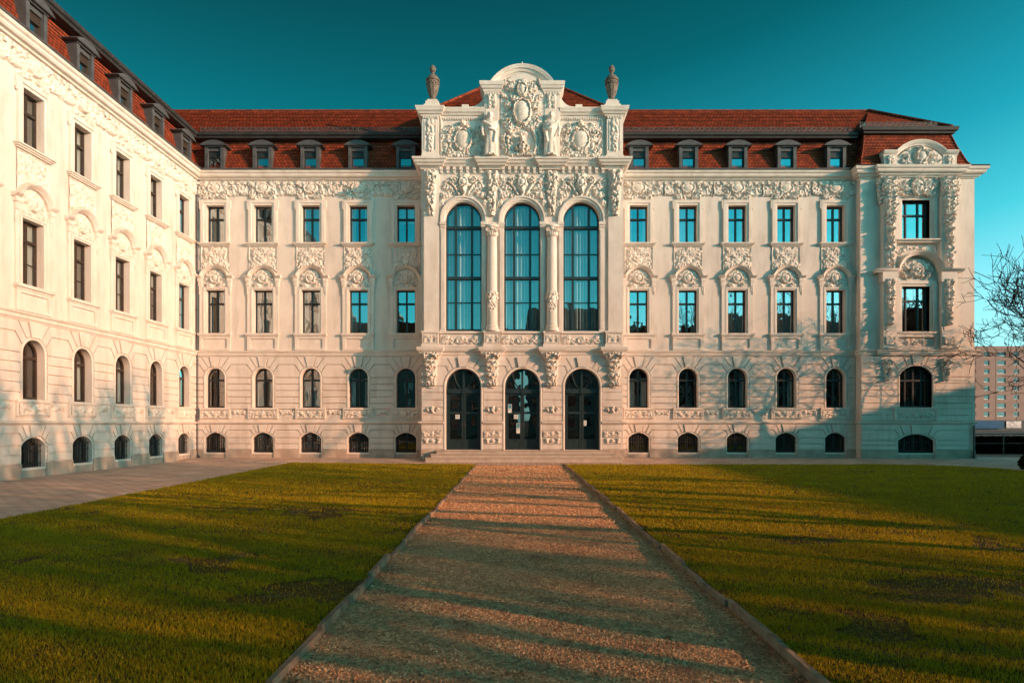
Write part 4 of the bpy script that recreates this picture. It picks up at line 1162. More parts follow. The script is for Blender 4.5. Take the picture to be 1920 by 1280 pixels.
# notices on the doors
def notice(px, py, w, h, label, pic=False):
    x, z = at(px, py, BY+0.25)
    b = MB(); b.box(-w/2, w/2, -0.004, 0.0, -h/2, h/2)
    o = b.build('notice', M_paper, None, (x, BY+0.222, z)); tag(o, label, 'notice', 'paper notices on the doors')
    q = MB(); q.box(-w/2+0.015, w/2-0.015, -0.007, -0.0042, (0.0 if pic else 0.04)*h, h/2-0.012) if pic else None
    if pic: q.build('printed_picture', M_bluepaper, o)
    r = MB()
    for k in range(4 if not pic else 2): r.box(-w/2+0.025, w/2-0.03-0.02*(k % 2), -0.0055, -0.0042, (-0.1-0.1*k if pic else 0.3-0.2*k)*h-0.006, (-0.1-0.1*k if pic else 0.3-0.2*k)*h+0.006)
    r.build('printed_lines', M_zinc, o)
notice(858, 781, 0.19, 0.19, 'square white notice taped on the left hand arched door')
notice(967.5, 781, 0.19, 0.19, 'square white notice under the middle rail of the central arched door')
notice(956, 765.5, 0.17, 0.38, 'blue and white poster in the upper pane of the central arched door', True)
notice(971.5, 802.5, 0.16, 0.46, 'tall pale blue poster in the lower pane of the central arched door', True)
notice(1097, 793, 0.13, 0.24, 'narrow white notice on the right hand arched door')
# steps
b = MB()
for k, (e, z0, z1) in enumerate(((1.05,0.02,0.24),(0.72,0.235,0.385),(0.38,0.38,0.525))):
    x0, x1 = bx(830)-0.62+0.2*k, bx(1128)+0.75-0.2*k
    b.box(x0, x1, -e, 0.3, z0, z1-0.03); b.box(x0-0.02, x1+0.02, -e-0.03, 0.3, z1-0.03, z1)
blk(b, 'steps', M_step)
# spandrel reliefs over the arches
def mk_spandrel(seed):
    rnd = random.Random(seed)
    h = HF(2.24, 2.1, 0.024)                              # foot at z = 10.9
    h.tangle(rnd, 0.25, 1.05, 0.75, 1.75, 20, 0.08, 0.13, 0.08, 0.03)
    pts = [(0.16,0.86),(0.32,0.95),(0.5,1.12),(0.47,1.4),(0.58,1.58),(0.72,1.52),(0.70,1.38)]
    h.stroke([(0.2+0.62*t, 0.98+0.55*math.sin(t*2.1)) for t in np.linspace(0, 1, 14)], 0.05, 0.04, 0.12)
    h.scroll(0.40, 1.62, 0.17, 1.6, 1, 0.3, 0.042, 0.13); h.scroll(0.86, 0.92, 0.15, 1.5, -1, 2.0, 0.04, 0.12)
    h.leaf(0.5, 1.2, 0.5, 0.16, 0.35, 0.11); h.leaf(0.55, 1.05, 0.45, 0.14, -0.4, 0.11); h.leaf(0.95, 0.75, 0.35, 0.13, -1.4, 0.11)
    h.mirror()
    h.dome(0, 1.45, 0.25, 0.34, 0.06, 0, 0.04); h.ring(0, 1.52, 0.17, 0.2, 0.05, 0.14, 0.04); h.oval(0, 1.52, 0.14, 0.16, 0.14, 0.08); h.dome(0, 1.12, 0.12, 0.17, 0.18, 0, 0.06)
    for k in range(7): h.leaf(0.0, 1.75, 0.26, 0.08, 0.5+0.35*k, 0.10)
    h.dome(0, 0.86, 0.09, 0.1, 0.16)
    h.mask(((h.X**2 + (h.Z+0.14)**2) > 1.03**2) & (h.Z < 1.93))
    rim = ((np.abs(h.X) > 1.09) | (h.Z > 1.9)) & (h.Z > 0.35) & (h.Z < 1.95)
    h.H = np.where(rim, 0.04, h.H)
    return h.mesh('spandrel_relief')
for i, x in enumerate(WX): inst('spandrel_relief', cached(('sp', i), lambda: mk_spandrel(90+i)), main, (x, BY, 10.9))
for i, x in enumerate((CXS[0]+0.02, -1.07, 1.584, CXS[3]+0.05)):
    inst('trophy_relief', cached(('tro', i % 2), lambda: mk_drop(100+i % 2, 0.66, 2.0, 0.17, 0.4, 0.05)), main, (x, BY-(0.10 if i in (0, 3) else 0.0), 10.92))
# main cornice of the block with brackets
PC = [BL+0.40, -1.07, 1.584, BR-0.40]
b = MB()
b.sweepH(breaks(0.13, PC, 0.42), [(0,13.00),(0.04,13.02),(0.05,13.07),(0.16,13.09),(0.19,13.15),(0.26,13.20),(0.29,13.28),(0.34,13.31),(0.35,13.37),(0.35,13.40),(0,13.44)])
for x in PC: b.box(x-0.42, x+0.42, -0.13, 0, 12.97, 13.01)
for i in range(3):
    for k in range(7):
        x = PC[i]+0.5+(PC[i+1]-PC[i]-1.0)*k/6
        b.box(x-0.07, x+0.07, -0.155, 0, 12.93, 13.085); b.box(x-0.055, x+0.055, -0.10, 0, 12.82, 12.93)
blk(b, 'cornice', M_trim)
# attic ------------------------------------------------------------
GX0, GX1 = bx(909), bx(1049)
GC = (GX0+GX1)/2
AZ1 = 15.9
for x0, x1 in ((BL+0.06, bx(823)), (bx(1137), BR-0.04)):
    b = MB(); b.box(x0, x1, -0.16, 1.4, 13.40, 15.35); b.box(x0-0.04, x1+0.04, -0.20, 1.4, 13.40, 13.58)
    b.box(x0+0.1, x0+0.14, -0.185, -0.16, 13.8, 15.1); b.box(x1-0.14, x1-0.1, -0.185, -0.16, 13.8, 15.1)
    blk(b, 'attic_pier', M_trim)
for x in ((BL+0.06+bx(823))/2, (bx(1137)+BR-0.04)/2):
    inst('relief_drop', cached('apd', lambda: mk_drop(120, 0.42, 1.5, 0.07, 0.5)), main, (x, BY-0.16, 13.72))
b = MB()                                                  # attic entablature, breaking forward over the corner piers
TOPP = [(0,15.28),(0.03,15.30),(0.04,15.36),(0.10,15.38),(0.13,15.44),(0.19,15.49),(0.22,15.58),(0.24,15.62),(0.24,15.67),(0,15.72)]
xa, xb = bx(823)+0.05, bx(1137)-0.05
b.sweepH([(BL+0.02,1.4),(BL+0.02,-0.16),(xa,-0.16),(xa,0.0),(GX0,0.0)], TOPP); b.sweepH([(GX1,0.0),(xb,0.0),(xb,-0.16),(BR-0.02,-0.16),(BR-0.02,1.4)], TOPP)
b.box(BL+0.03, xa, -0.15, 1.4, 15.3, 15.71); b.box(xb, BR-0.03, -0.15, 1.4, 15.3, 15.71); b.box(xa, xb, 0.01, 1.0, 15.3, 15.70)
blk(b, 'attic_entablature', M_trim)
b = MB()
for x0, x1 in ((xa, GX0), (GX1, xb)):
    k = int((x1-x0)/0.1)
    for i in range(k): x = x0+(x1-x0)*(i+0.5)/k; b.box(x-0.03, x+0.03, -0.06, 0, 15.19, 15.29)
for x0, x1 in ((BL+0.08, xa-0.05), (xb+0.05, BR-0.06)):
    k = int((x1-x0)/0.1)
    for i in range(k): x = x0+(x1-x0)*(i+0.5)/k; b.box(x-0.03, x+0.03, -0.22, -0.16, 15.19, 15.29)
blk(b, 'dentils', M_trim)
def mk_attic_panel(seed):
    rnd = random.Random(seed); W, H = 1.98, 1.76
    h = HF(W, H, 0.022)
    h.tangle(rnd, 0.1, 0.92, 0.08, 1.62, 46, 0.08, 0.14, 0.09, 0.03)
    h.scroll(0.62, 1.2, 0.2, 1.5, 1, 2.6, 0.045, 0.14); h.scroll(0.66, 0.36, 0.2, 1.5, -1, 3.2, 0.045, 0.14)
    h.leaf(0.42, 0.75, 0.42, 0.16, 0.5, 0.13); h.leaf(0.35, 0.3, 0.42, 0.14, -0.3, 0.12); h.leaf(0.3, 1.28, 0.45, 0.14, 0.5, 0.12)
    h.mirror()
    h.tangle(rnd, -0.9, 0.9, 0.1, 1.5, 7, 0.08, 0.15, 0.12)
    for k in range(6): h.leaf((k-2.5)*0.09, 0.1, 0.3, 0.1, 1.57-(k-2.5)*0.3, 0.12)
    h.ring(0, 0.86, 0.36, 0.45, 0.055, 0.13, 0.06); h.H = np.where(((h.X/0.36)**2+((h.Z-0.86)/0.45)**2) < 0.8, 0, h.H); h.oval(0, 0.86, 0.33, 0.42, 0.15, 0.08)
    h.dome(0, 1.58, 0.13, 0.15, 0.24, 0, 0.04); h.dome(-0.045, 1.60, 0.03, 0.02, 0.28); h.dome(0.045, 1.60, 0.03, 0.02, 0.28); h.leaf(0.1, 1.5, 0.3, 0.1, -0.5, 0.14); h.leaf(-0.1, 1.5, 0.3, 0.1, 3.64, 0.14)
    rim = (np.abs(h.X) > W/2-0.05)
    h.H = np.where(rim, 0.06, h.H)
    return h.mesh('attic_relief')
for i, (px) in enumerate((868.4, 1088.5)): inst('attic_relief', mk_attic_panel(130+i), main, (bx(px), BY, 13.43))
# gable
gz, gR = 16.80, 74.7/42.12
gx0, gx1 = bx(919), bx(1038)
apex = 17.54
hw = (gx1-gx0)/2; rise = apex - gz
b = MB()
out = [(GX0, 13.35), (GX1, 13.35), (GX1, gz), (gx1-0.05, gz)] + arch_pts(2*hw-0.1, apex-0.06, rise-0.06, GC, 20)[1:-1] + [(gx0+0.05, gz), (GX0, gz)]
b.prism(out, -0.06, 0.75, True)
b.prism([(bx(938), 13.41), (bx(1018), 13.41)] + arch_pts(bx(1018)-bx(938), 17.17, 0.62, GC, 20), -0.17, -0.06)
blk(b, 'gable', M_wall)
for x0, x1 in ((GX0-0.02, bx(937)), (bx(1019), GX1+0.02)):
    b = MB(); b.box(x0, x1, -0.18, 0, 13.40, 16.40); b.box(x0+0.06, x1-0.06, -0.20, -0.18, 13.7, 16.1)
    k = 6
    for i in range(k): x = x0+(x1-x0)*(i+0.5)/k; b.box(x-0.035, x+0.035, -0.24, -0.18, 16.22, 16.35)
    ent = [(0,16.35),(0.04,16.38),(0.05,16.45),(0.11,16.49),(0.14,16.57),(0.18,16.61),(0.20,16.72),(0.20,16.76),(0,16.80)]
    b.sweepH([(x0,0.75),(x0,-0.18),(x1,-0.18),(x1,0.75)], ent); b.box(x0+0.004, x1-0.004, -0.176, 0.74, 16.36, 16.795)
    blk(b, 'gable_pilaster', M_trim)
b = MB()
arc = arch_pts(2.28, apex-0.35, 0.66, GC, 28)[::-1]
b.sweepP(arc, [(0,0),(0,0.12),(0.06,0.14),(0.08,0.19),(0.18,0.23),(0.20,0.28),(0.29,0.31),(0.33,0.33),(0.35,0.33),(0.37,-0.75),(0.0,-0.75)])
b.ball((GC, 0.0, apex+0.05), (0.07, 0.07, 0.08), 10, 6); b.lathe([(0.12,0),(0.05,0.08),(0.03,0.16),(0.005,0.22)], 10, (GC, -0.1, apex-0.02))
blk(b, 'arched_pediment', M_trim, 35)
def mk_gable_relief():
    rnd = random.Random(150); W, H = bx(1018)-bx(938), 3.72
    h = HF(W, H, 0.021)
    h.tangle(rnd, 0.12, 0.88, 1.25, 3.5, 62, 0.08, 0.14, 0.10, 0.032); h.tangle(rnd, 0.38, 0.9, 0.1, 1.3, 16, 0.08, 0.14, 0.08, 0.03)
    h.scroll(0.38, 2.62, 0.17, 1.5, 1, 2.2, 0.05, 0.17); h.scroll(0.66, 1.65, 0.18, 1.5, -1, 0.4, 0.045, 0.16)
    h.leaf(0.5, 2.2, 0.4, 0.15, 0.8, 0.15); h.leaf(0.36, 2.95, 0.42, 0.15, 0.9, 0.16); h.leaf(0.45, 1.45, 0.4, 0.13, -0.3, 0.14); h.leaf(0.2, 1.3, 0.4, 0.13, 0.1, 0.15)
    h.stroke([(0.40+0.22*math.sin(t*3.0), 1.35-1.3*t) for t in np.linspace(0, 1, 20)], 0.06, 0.045, 0.13)      # hanging ribbon
    h.stroke([(0.75+0.06*math.sin(t*6), 1.1-0.9*t) for t in np.linspace(0, 1, 12)], 0.05, 0.035, 0.12)
    h.mirror()
    for k in range(14):
        x, z = -0.55+rnd.uniform(-0.12, 0.12), 0.95+rnd.uniform(-0.35, 0.5); h.dome(x, z, 0.07, 0.07, 0.17)
    for k in range(9): h.leaf((k-4)*0.1, 0.12, 0.3, 0.1, 1.57-(k-4)*0.28, 0.14)
    h.ring(0, 2.02, 0.36, 0.52, 0.06, 0.16, 0.08); h.H = np.where(((h.X/0.36)**2+((h.Z-2.02)/0.52)**2) < 0.82, 0, h.H); h.oval(0, 2.02, 0.34, 0.50, 0.20, 0.08)
    h.ring(0, 3.0, 0.20, 0.26, 0.05, 0.17, 0.08); h.oval(0, 2.99, 0.18, 0.24, 0.20, 0.08)
    for k in range(9): h.leaf(0, 3.28, 0.24, 0.09, 0.1+0.37*k, 0.15)
    h.dome(0, 1.12, 0.24, 0.09, 0.06, 0, 0.03)
    # a child's bust rising from leaves at the foot
    h.H = np.where((np.abs(h.X) < 0.3) & (h.Z > 0.25) & (h.Z < 1.0), h.H*0.25, h.H)
    h.dome(0, 0.45, 0.17, 0.27, 0.26, 0, 0.08); h.dome(0, 0.62, 0.20, 0.10, 0.24, 0, 0.08); h.dome(0, 0.84, 0.105, 0.135, 0.30, 0, 0.1); h.dome(0, 0.83, 0.03, 0.05, 0.38); h.dome(0, 0.93, 0.12, 0.07, 0.28, 0, 0.1)
    h.stroke([(0.17,0.6),(0.27,0.45),(0.18,0.34)], 0.055, 0.045, 0.26); h.stroke([(-0.17,0.6),(-0.28,0.42),(-0.2,0.3)], 0.055, 0.045, 0.26)
    h.mask((np.abs(h.X) < W/2-0.02) & ((h.X/1.02)**2 + (np.maximum(h.Z-2.95, 0)/0.80)**2 < 1))
    return h.mesh('gable_relief')
inst('gable_relief', mk_gable_relief(), main, (GC, BY-0.17, 13.42))
for x in (bx(923), bx(1034)):                              # trophies above the statues
    inst('trophy_relief', cached('gtr', lambda: mk_drop(160, 0.40, 0.62, 0.10, 1.2)), main, (x, BY-0.20, 15.62))
for s, xg in ((-1, GX0), (1, GX1)):                        # concave shoulders beside the gable
    b = MB()
    q = [(xg, 15.68), (xg + s*0.95, 15.68), (xg + s*0.95, 15.82), (xg + s*0.62, 15.83)] + [(xg + s*(0.62 - 0.58*math.sin(a)), 15.83 + 0.62*(1-math.cos(a))) for a in np.linspace(0.1, 1.5, 8)] + [(xg, 16.45)]
    b.prism(q, 0.05, 0.6, True)
    b.box(*sorted((xg+s*0.72, xg+s*1.02)), 0.0, 0.5, 15.69, 15.90)
    blk(b, 'gable_shoulder', M_trim)
# hipped roof behind
b = MB()
y0, zb = 0.3, 16.62
A, B2, Cc, D = (BL+0.35, y0, zb), (BR-0.35, y0, zb), (BR-0.35, 9, zb), (BL+0.35, 9, zb)
t0, t1 = (0.0, 4.6, 20.65), (0.54, 4.6, 20.65)
for q0, q1 in ((A, B2), (B2, Cc), (Cc, D), (D, A)): b.add([(q0[0], q0[1], 15.3), (q1[0], q1[1], 15.3), q1, q0], [(0,1,2,3)])
courses(b, A, B2, t0, t1, 0.17); courses(b, B2, Cc, t1, t1, 0.17); courses(b, D, A, t0, t0, 0.17)
b.add([D, Cc, t1, t0], [(0,1,2,3)])
for p, q in ((A, t0), (B2, t1)): b.tube([p, q], 0.09, 6)
b.build('hipped_roof', M_tile, main)

# --- corner pavilion ------------------------------------------------
pv = lambda mb, name, m, dy=0.0, smooth=False: mb.build(name, m, main, (0, PY+dy, 0), smooth)
PC0, PC1, PXC, PW = 16.80, 20.12, 18.43, 1.31
qx = 18.43
ho = [(arch_out(1.64, 0.35, 1.22, 0.30, qx), 0.3), (arch_out(1.52, 2.45, 4.37, 0.42, qx), 0.3), (rect_out(PW, 5.93, 8.02, qx), 0.3), (rect_out(PW, 10.15, 12.0, qx), 0.3)]
b = MB(); b.wall(PX0, PX1, -0.1, 13.3, [(o, 0.02) for o, d in ho])
b.add([(PX0,0,-0.1),(PX0,0.45,-0.1),(PX0,0.45,13.3),(PX0,0,13.3)], [(0,1,2,3)])
pv(b, 'wall', M_wall)
def prust(mb, w, ztop, rise, *a, **k): rustic(mb, [qx], PX0, PX1, w, ztop, rise, *a, **k)
b = MB(); prust(b, 1.76, 1.28, 0.33, [0.49, 0.70, 0.93], 1.05, 1.40, 1.665, 0.15, 0.42, 0.22); pv(b, 'basement_ashlar', M_rust)
b = MB(); prust(b, 1.70, 4.46, 0.47, [1.82, 2.1, 2.375, 2.65, 2.95, 3.25, 3.55, 3.85], 4.1, 4.46, 4.83, 0.16, 0.42, 0.24); pv(b, 'ground_floor_ashlar', M_rust)
b = MB(); plinth(b, [qx], PX0, PX1, 1.7); pv(b, 'plinth', M_plinth)
CB = [(PX0,0.45),(PX0,0),(PC0-0.05,0),(PC0-0.05,-0.16),(PC1+0.05,-0.16),(PC1+0.05,0),(PX1,0),(PX1,3)]
SB = [(PX0,0.45),(PX0,0),(PX1,0),(PX1,3)]
for n, pr, pa in (('cornice', CORN, CB), ('upper_string_course', STR2, [(PX0,0.45),(PX0,0),(PC0-0.1,0),(PC0-0.1,-0.12),(PC1+0.1,-0.12),(PC1+0.1,0),(PX1,0),(PX1,3)]), ('lower_string_course', STR1, SB)):
    b = MB(); b.sweepH(pa, pr); pv(b, n, M_trim)
# projecting frame of the middle bay: two pilasters and the pieces between
b = MB()
for x0, x1 in ((PC0, 17.40), (19.46, PC1)):
    b.box(x0, x1, -0.28, 0, 5.12, 13.0); b.box(x0+0.1, x1-0.1, -0.305, -0.28, 5.95, 8.4); b.box(x0+0.1, x1-0.1, -0.305, -0.28, 9.1, 12.8)
    b.box(x0-0.05, x1+0.05, -0.33, 0, 5.12, 5.2); b.box(x0+0.1, x1-0.1, -0.31, -0.28, 5.3, 5.7)
pv(b, 'pilaster', M_trim)
b = MB(); b.box(17.40, 19.46, -0.12, 0, 12.1, 12.98); b.box(17.40, qx-PW/2-0.30, -0.06, 0, 5.12, 12.1); b.box(qx+PW/2+0.30, 19.46, -0.06, 0, 5.12, 12.1); pv(b, 'bay_wall', M_wall)
def pwin(kind):
    if kind == 'second':
        H = 1.85; z = 10.15
        f = rect_frame(PW, H, 1.2, cols=1); s = MB(); s.sweepP([(-PW/2,0),(-PW/2,H),(PW/2,H),(PW/2,0)], archi(0.28, 0.12)); si = MB(); si.box(-0.98, 0.98, -0.34, 0.22, -0.06, -0.004); si.box(-0.92, 0.92, -0.24, 0, -0.14, -0.06)
        xs = (-PW/2+0.32, PW/2-0.42)
        o = rect_out(PW, 0, H); zz = (0.07, H-0.055)
    elif kind == 'first':
        H = 2.09; z = 5.93
        f = rect_frame(PW, H, 1.45, cols=1); s = MB(); s.sweepP([(-PW/2,0),(-PW/2,H),(PW/2,H),(PW/2,0)], archi(0.26, 0.12)); si = MB(); si.box(-1.0, 1.0, -0.20, 0.22, -0.09, -0.004); si.box(-0.98, 0.98, -0.14, 0, -0.80, -0.68); si.box(-0.98, 0.98, -0.14, 0, -0.25, -0.09); si.box(-0.98, -0.86, -0.14, 0, -0.68, -0.25); si.box(0.86, 0.98, -0.14, 0, -0.68, -0.25)
        o = rect_out(PW, 0, H); xs = (-PW/2+0.32, PW/2-0.42); zz = (0.07, H-0.055)
    elif kind == 'ground':
        H = 1.92; z = 2.45
        f = arch_frame(1.52, H, 0.42, 1.25); s = MB(); s.sweepP(arch_path(1.52, 0, H, 0.42), ARCHI); si = MB(); si.box(-1.02, 1.02, -0.13, 0.22, -0.10, -0.005); si.box(-0.98, 0.98, -0.07, 0, -0.62, -0.10); si.box(-1.02, -0.9, -0.11, 0, -0.62, -0.1); si.box(0.9, 1.02, -0.11, 0, -0.62, -0.1)
        o = arch_out(1.52, 0, H, 0.42); xs = (-0.37, 0.37); zz = (0.07, H-0.12)
    else:
        H = 0.87; z = 0.35
        f = arch_frame(1.64, H, 0.30, None); s = MB(); s.sweepP(arch_path(1.64, -0.05, H, 0.30), [(0,0),(0,0.03),(0.06,0.035),(0.06,0)]); si = MB(); si.box(-0.85, 0.85, -0.03, 0.2, -0.07, -0.003)
        o = arch_out(1.64, 0, H, 0.30); xs = (-0.41, 0.41); zz = (0.07, H-0.1)
    for x in xs: f.box(x-0.035, x+0.035, 0.195, 0.27, zz[0], zz[1])
    w_ = inst('window', f.mesh('window', M_frame), main, (qx, PY, z))
    inst('pane', pane_mesh(o, 0.25, M_glass if kind in ('first', 'second') else M_glass_door), w_)
    inst('surround', s.mesh('surround', M_trim), w_); inst('sill', si.mesh('sill', M_trim), w_)
    if kind == 'basement':
        g = MB()
        for i in range(15): x = -0.76+0.1086*i; g.tube([(x, 0.09, -0.02), (x, 0.09, 0.86-0.30*(x/0.82)**2)], 0.013, 5)
        for q in (0.12, 0.5): g.box(-0.81, 0.81, 0.079, 0.101, q-0.012, q+0.012)
        inst('grille', g.mesh('grille', M_iron), w_)
    if kind == 'first':
        h = MB(); arc = arch_pts(1.8, 9.42-5.93, 0.72, 0.0, 20)[::-1]
        h.sweepP([(-1.98,2.68),(-0.96,2.68)] + arc + [(0.96,2.68),(1.98,2.68)], [(0,0),(0,0.34),(0.04,0.36),(0.06,0.42),(0.10,0.46),(0.15,0.50),(0.15,0)])
        for s_ in (-1, 1): h.box(s_*1.34-0.36, s_*1.34+0.36, -0.34, 0, 2.25, 2.68)
        inst('hood', h.mesh('hood', M_trim, 40), w_)
for k in ('basement', 'ground', 'first', 'second'): pwin(k)
def reliefs():
    h = HF(2.05, 1.05); rnd = random.Random(170)           # under the cornice
    h.tangle(rnd, 0.15, 0.98, 0.1, 0.95, 30, 0.08, 0.15, 0.11, 0.03); h.leaf(0.3, 0.35, 0.5, 0.17, 0.5, 0.15); h.scroll(0.7, 0.6, 0.2, 1.5, 1, 2, 0.045, 0.15); h.mirror()
    h.dome(0, 0.55, 0.27, 0.36, 0.16, 0, 0.06); h.ring(0, 0.55, 0.3, 0.38, 0.05, 0.16, 0.05); h.mask((h.X/1.05)**2+((h.Z-0.6)/0.62)**2 < 1)
    inst('frieze_relief', h.mesh('frieze_relief'), main, (qx, PY-0.12, 12.02))
    h = HF(1.95, 0.82)                                     # between the floors
    h.tangle(rnd, 0.1, 0.9, 0.15, 0.72, 24, 0.07, 0.13, 0.07, 0.028); h.leaf(0.1, 0.45, 0.4, 0.14, 0.4, 0.08); h.mirror(); h.dome(0, 0.5, 0.15, 0.18, 0.1)
    h.mask((h.X**2 + (h.Z+0.42)**2) > 0.98**2)
    inst('relief_panel', h.mesh('relief_panel'), main, (qx, PY, 9.18))
    h = HF(1.7, 1.15)                                      # in the hood
    h.tangle(rnd, 0.1, 0.72, 0.1, 0.9, 26, 0.07, 0.13, 0.09, 0.03); h.mirror(); h.ring(0, 0.55, 0.24, 0.27, 0.05, 0.13, 0.04); h.dome(0, 0.55, 0.2, 0.22, 0.14, 0, 0.05)
    for k in range(9): a = math.pi*(k+0.5)/9; h.leaf(0.27*math.cos(a), 0.6+0.27*math.sin(a), 0.2, 0.08, a, 0.1)
    h.mask((h.X/0.8)**2 + ((h.Z-0.35)/0.78)**2 < 1)
    inst('tympanum_relief', h.mesh('tympanum_relief'), main, (qx, PY-0.05, 8.22))
    for x in (17.10, 19.79):
        inst('relief_drop', cached('pd1', lambda: mk_drop(180, 0.86, 3.0, 0.2, 0.3, 0.06)), main, (x, PY-0.28, 9.95))
        inst('relief_drop', cached('pd2', lambda: mk_drop(181, 0.6, 1.25, 0.16, 0.7, 0.05)), main, (x, PY-0.28, 8.75))
        inst('relief_drop', cached('pd3', lambda: mk_drop(182, 0.6, 2.1, 0.16, 0.35, 0.05)), main, (x, PY-0.28, 6.2))
        inst('relief_drop', cached('pd4', lambda: mk_drop(183, 0.55, 1.05, 0.16, 0.35, 0.05)), main, (x, PY-0.05, 3.62))
        inst('relief_strip', cached('pdp', lambda: mk_strip(184, 0.42, 0.36, 5, 0.04)), main, (x, PY-0.31, 5.32))
    for x, sg in ((16.78, 1), (20.14, -1)):
        inst('side_scroll', cached(('pd5', sg), lambda: mk_drop(190+sg, 0.5, 1.2, 0.2, 0.35, 0.06)), main, (x, PY-0.1, 11.75))
    inst('sill_relief', mk_strip(186, 1.6, 0.34, 12, 0.05), main, (qx, PY-0.07, 1.9))
    inst('band_relief', mk_strip(187, 1.2, 0.22, 9, 0.045, False), main, (16.65, PY, 1.98)); inst('band_relief', mk_strip(188, 1.2, 0.22, 9, 0.045, False), main, (20.3, PY, 1.98))
    inst('relief_strip', mk_strip(189, 1.5, 0.34, 9, 0.045, False), main, (qx, PY, 5.32))
reliefs()
# little arched gable over the pavilion cornice
b = MB(); g0, g1, gc = 16.86, 20.20, 18.53
for x0, x1 in ((g0, 17.48), (19.58, g1)):
    b.box(x0, x1, -0.20, 0.5, 13.42, 13.98)
pr = [(17.48, 13.45), (19.58, 13.45)] + arch_pts(2.1, 14.42, 0.55, gc, 16)
b.prism(pr, -0.18, 0.5)
pv(b, 'small_gable', M_wall)
b = MB(); arc = arch_pts(2.06, 14.46, 0.46, gc, 20)[::-1]
b.sweepP([(g0-0.04,13.98),(17.44,13.98)] + arc + [(19.62,13.98),(g1+0.04,13.98)], [(0,-0.6),(0,0.20),(0.05,0.22),(0.08,0.27),(0.15,0.31),(0.2,0.34),(0.22,0.34),(0.23,-0.6)])
pv(b, 'small_pediment', M_trim, 0.0, 35)
h = HF(2.0, 1.5, 0.022); rnd = random.Random(201)
h.tangle(rnd, 0.1, 0.9, 0.1, 1.2, 34, 0.08, 0.14, 0.10, 0.03); h.leaf(0.3, 0.3, 0.4, 0.14, 0.6, 0.14); h.mirror(); h.ring(0, 0.85, 0.26, 0.25, 0.05, 0.18, 0.05); h.oval(0, 0.85, 0.22, 0.21, 0.18, 0.06)
for k in range(8): h.leaf(0, 0.42, 0.3, 0.1, 0.1+0.4*k, 0.2); h.leaf((k-3.5)*0.09, 0.25, 0.28, 0.09, -1.57+(k-3.5)*0.2, 0.18)
h.dome(0, 1.18, 0.15, 0.13, 0.2); h.mask((h.X/0.95)**2+((h.Z-0.45)/0.85)**2 < 1)
inst('gable_relief', h.mesh('gable_relief'), main, (gc, PY-0.18, 13.10))
for x in (17.17, 19.89): inst('relief_strip', cached('sgp', lambda: mk_drop(202, 0.44, 0.55, 0.1, 0.8)), main, (x, PY-0.20, 13.42))
# pavilion mansard, gutter, upper hip
b = MB()
P0 = [(-0.53,13.45,15.85,21.10),(-0.40,13.78,15.95,20.82),(-0.22,14.6,16.13,20.45),(-0.05,15.25,16.28,20.28)]
for (ya,za,xa0,xa1),(yb,zb_,xb0,xb1) in zip(P0[:-1], P0[1:]):
    courses(b, (xa0,ya,za), (xa1,ya,za), (xb0,yb,zb_), (xb1,yb,zb_))
    courses(b, (xa0,0.8,za), (xa0,ya,za), (xb0,0.8,zb_), (xb0,yb,zb_)); courses(b, (xa1,ya,za), (xa1,9,za), (xb1,yb,zb_), (xb1,9,zb_))
for e in (2, 3): b.tube([(q[e], q[0], q[1]) for q in P0], 0.06, 6)
b.build('mansard_roof', M_tile, main)
b = MB(); b.sweepH([(16.2,2.0),(16.2,-0.2),(20.36,-0.2),(20.36,9)], [(-0.3,15.2),(0.04,15.2),(0.06,15.27),(0.14,15.31),(0.17,15.46),(0.13,15.49),(-0.3,15.47)]); b.build('gutter', M_gutter, main)
b = MB(); courses(b, (16.2,-0.2,15.46), (20.3,-0.2,15.46), (18.7,4.0,18.26), (18.7,4.0,18.26)); courses(b, (20.3,-0.2,15.46), (20.3,8,15.46), (18.7,4,18.26), (18.7,4.2,18.26))
b.tube([(20.3,-0.2,15.5),(18.7,4,18.32)], 0.10, 6); b.build('upper_roof', M_tile, main)
snow_guard(main, 16.1, 19.7, -0.02, 15.56)
b = MB(); b.sweepH([(PX0+0.0,0.4),(PX0,0),(PX1,0),(PX1,3)], [(-0.05,13.46),(0.42,13.455),(0.44,13.49),(0.0,13.50)]); pv(b, 'eaves_flashing', M_zinc)

# ------------------------------------------------------------------ side wing
wing = thing('side_wing', 'sunlit white wing with red mansard roof running toward the viewer along the paved strip', 'building', (-15.0, 0, 0.004), R90)
U0 = -18.9
US = [-1.15-2.23*k for k in range(8)]
section(wing, U0, 0.0, US[::-1], M_brown, 2)
roof_run(wing, U0, 0.55, U0, 4.0)
gutter(wing, [(U0,0.03),(0.2,0.03)])
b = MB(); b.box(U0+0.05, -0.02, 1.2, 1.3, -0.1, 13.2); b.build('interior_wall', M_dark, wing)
b = MB(); b.add([(U0,0,-0.1),(U0,12,-0.1),(U0,12,15.4),(U0,4,18.2),(U0,0,15.3)], [(0,1,2,3,4)]); b.add([(U0,12,-0.1),(0,12,-0.1),(0,12,15.4),(U0,12,15.4)], [(0,1,2,3)]); b.build('rear_wall', M_wall, wing)
b = MB()
b.tube([(-0.08,-0.075,0.35),(-0.08,-0.075,12.95),(-0.08,-0.3,13.2)], 0.045, 8); b.tube([(-0.08,-0.075,0.4),(-0.08,-0.09,0.25),(-0.12,-0.2,0.13)], 0.05, 8)
for z in (2.0, 4.6, 7.0, 9.5, 12.0): b.lathe([(0.06,0),(0.06,0.06)], 8, (-0.08,-0.075,z))
b.build('downpipe', M_zinc, wing)
b = MB(); x = 21.05
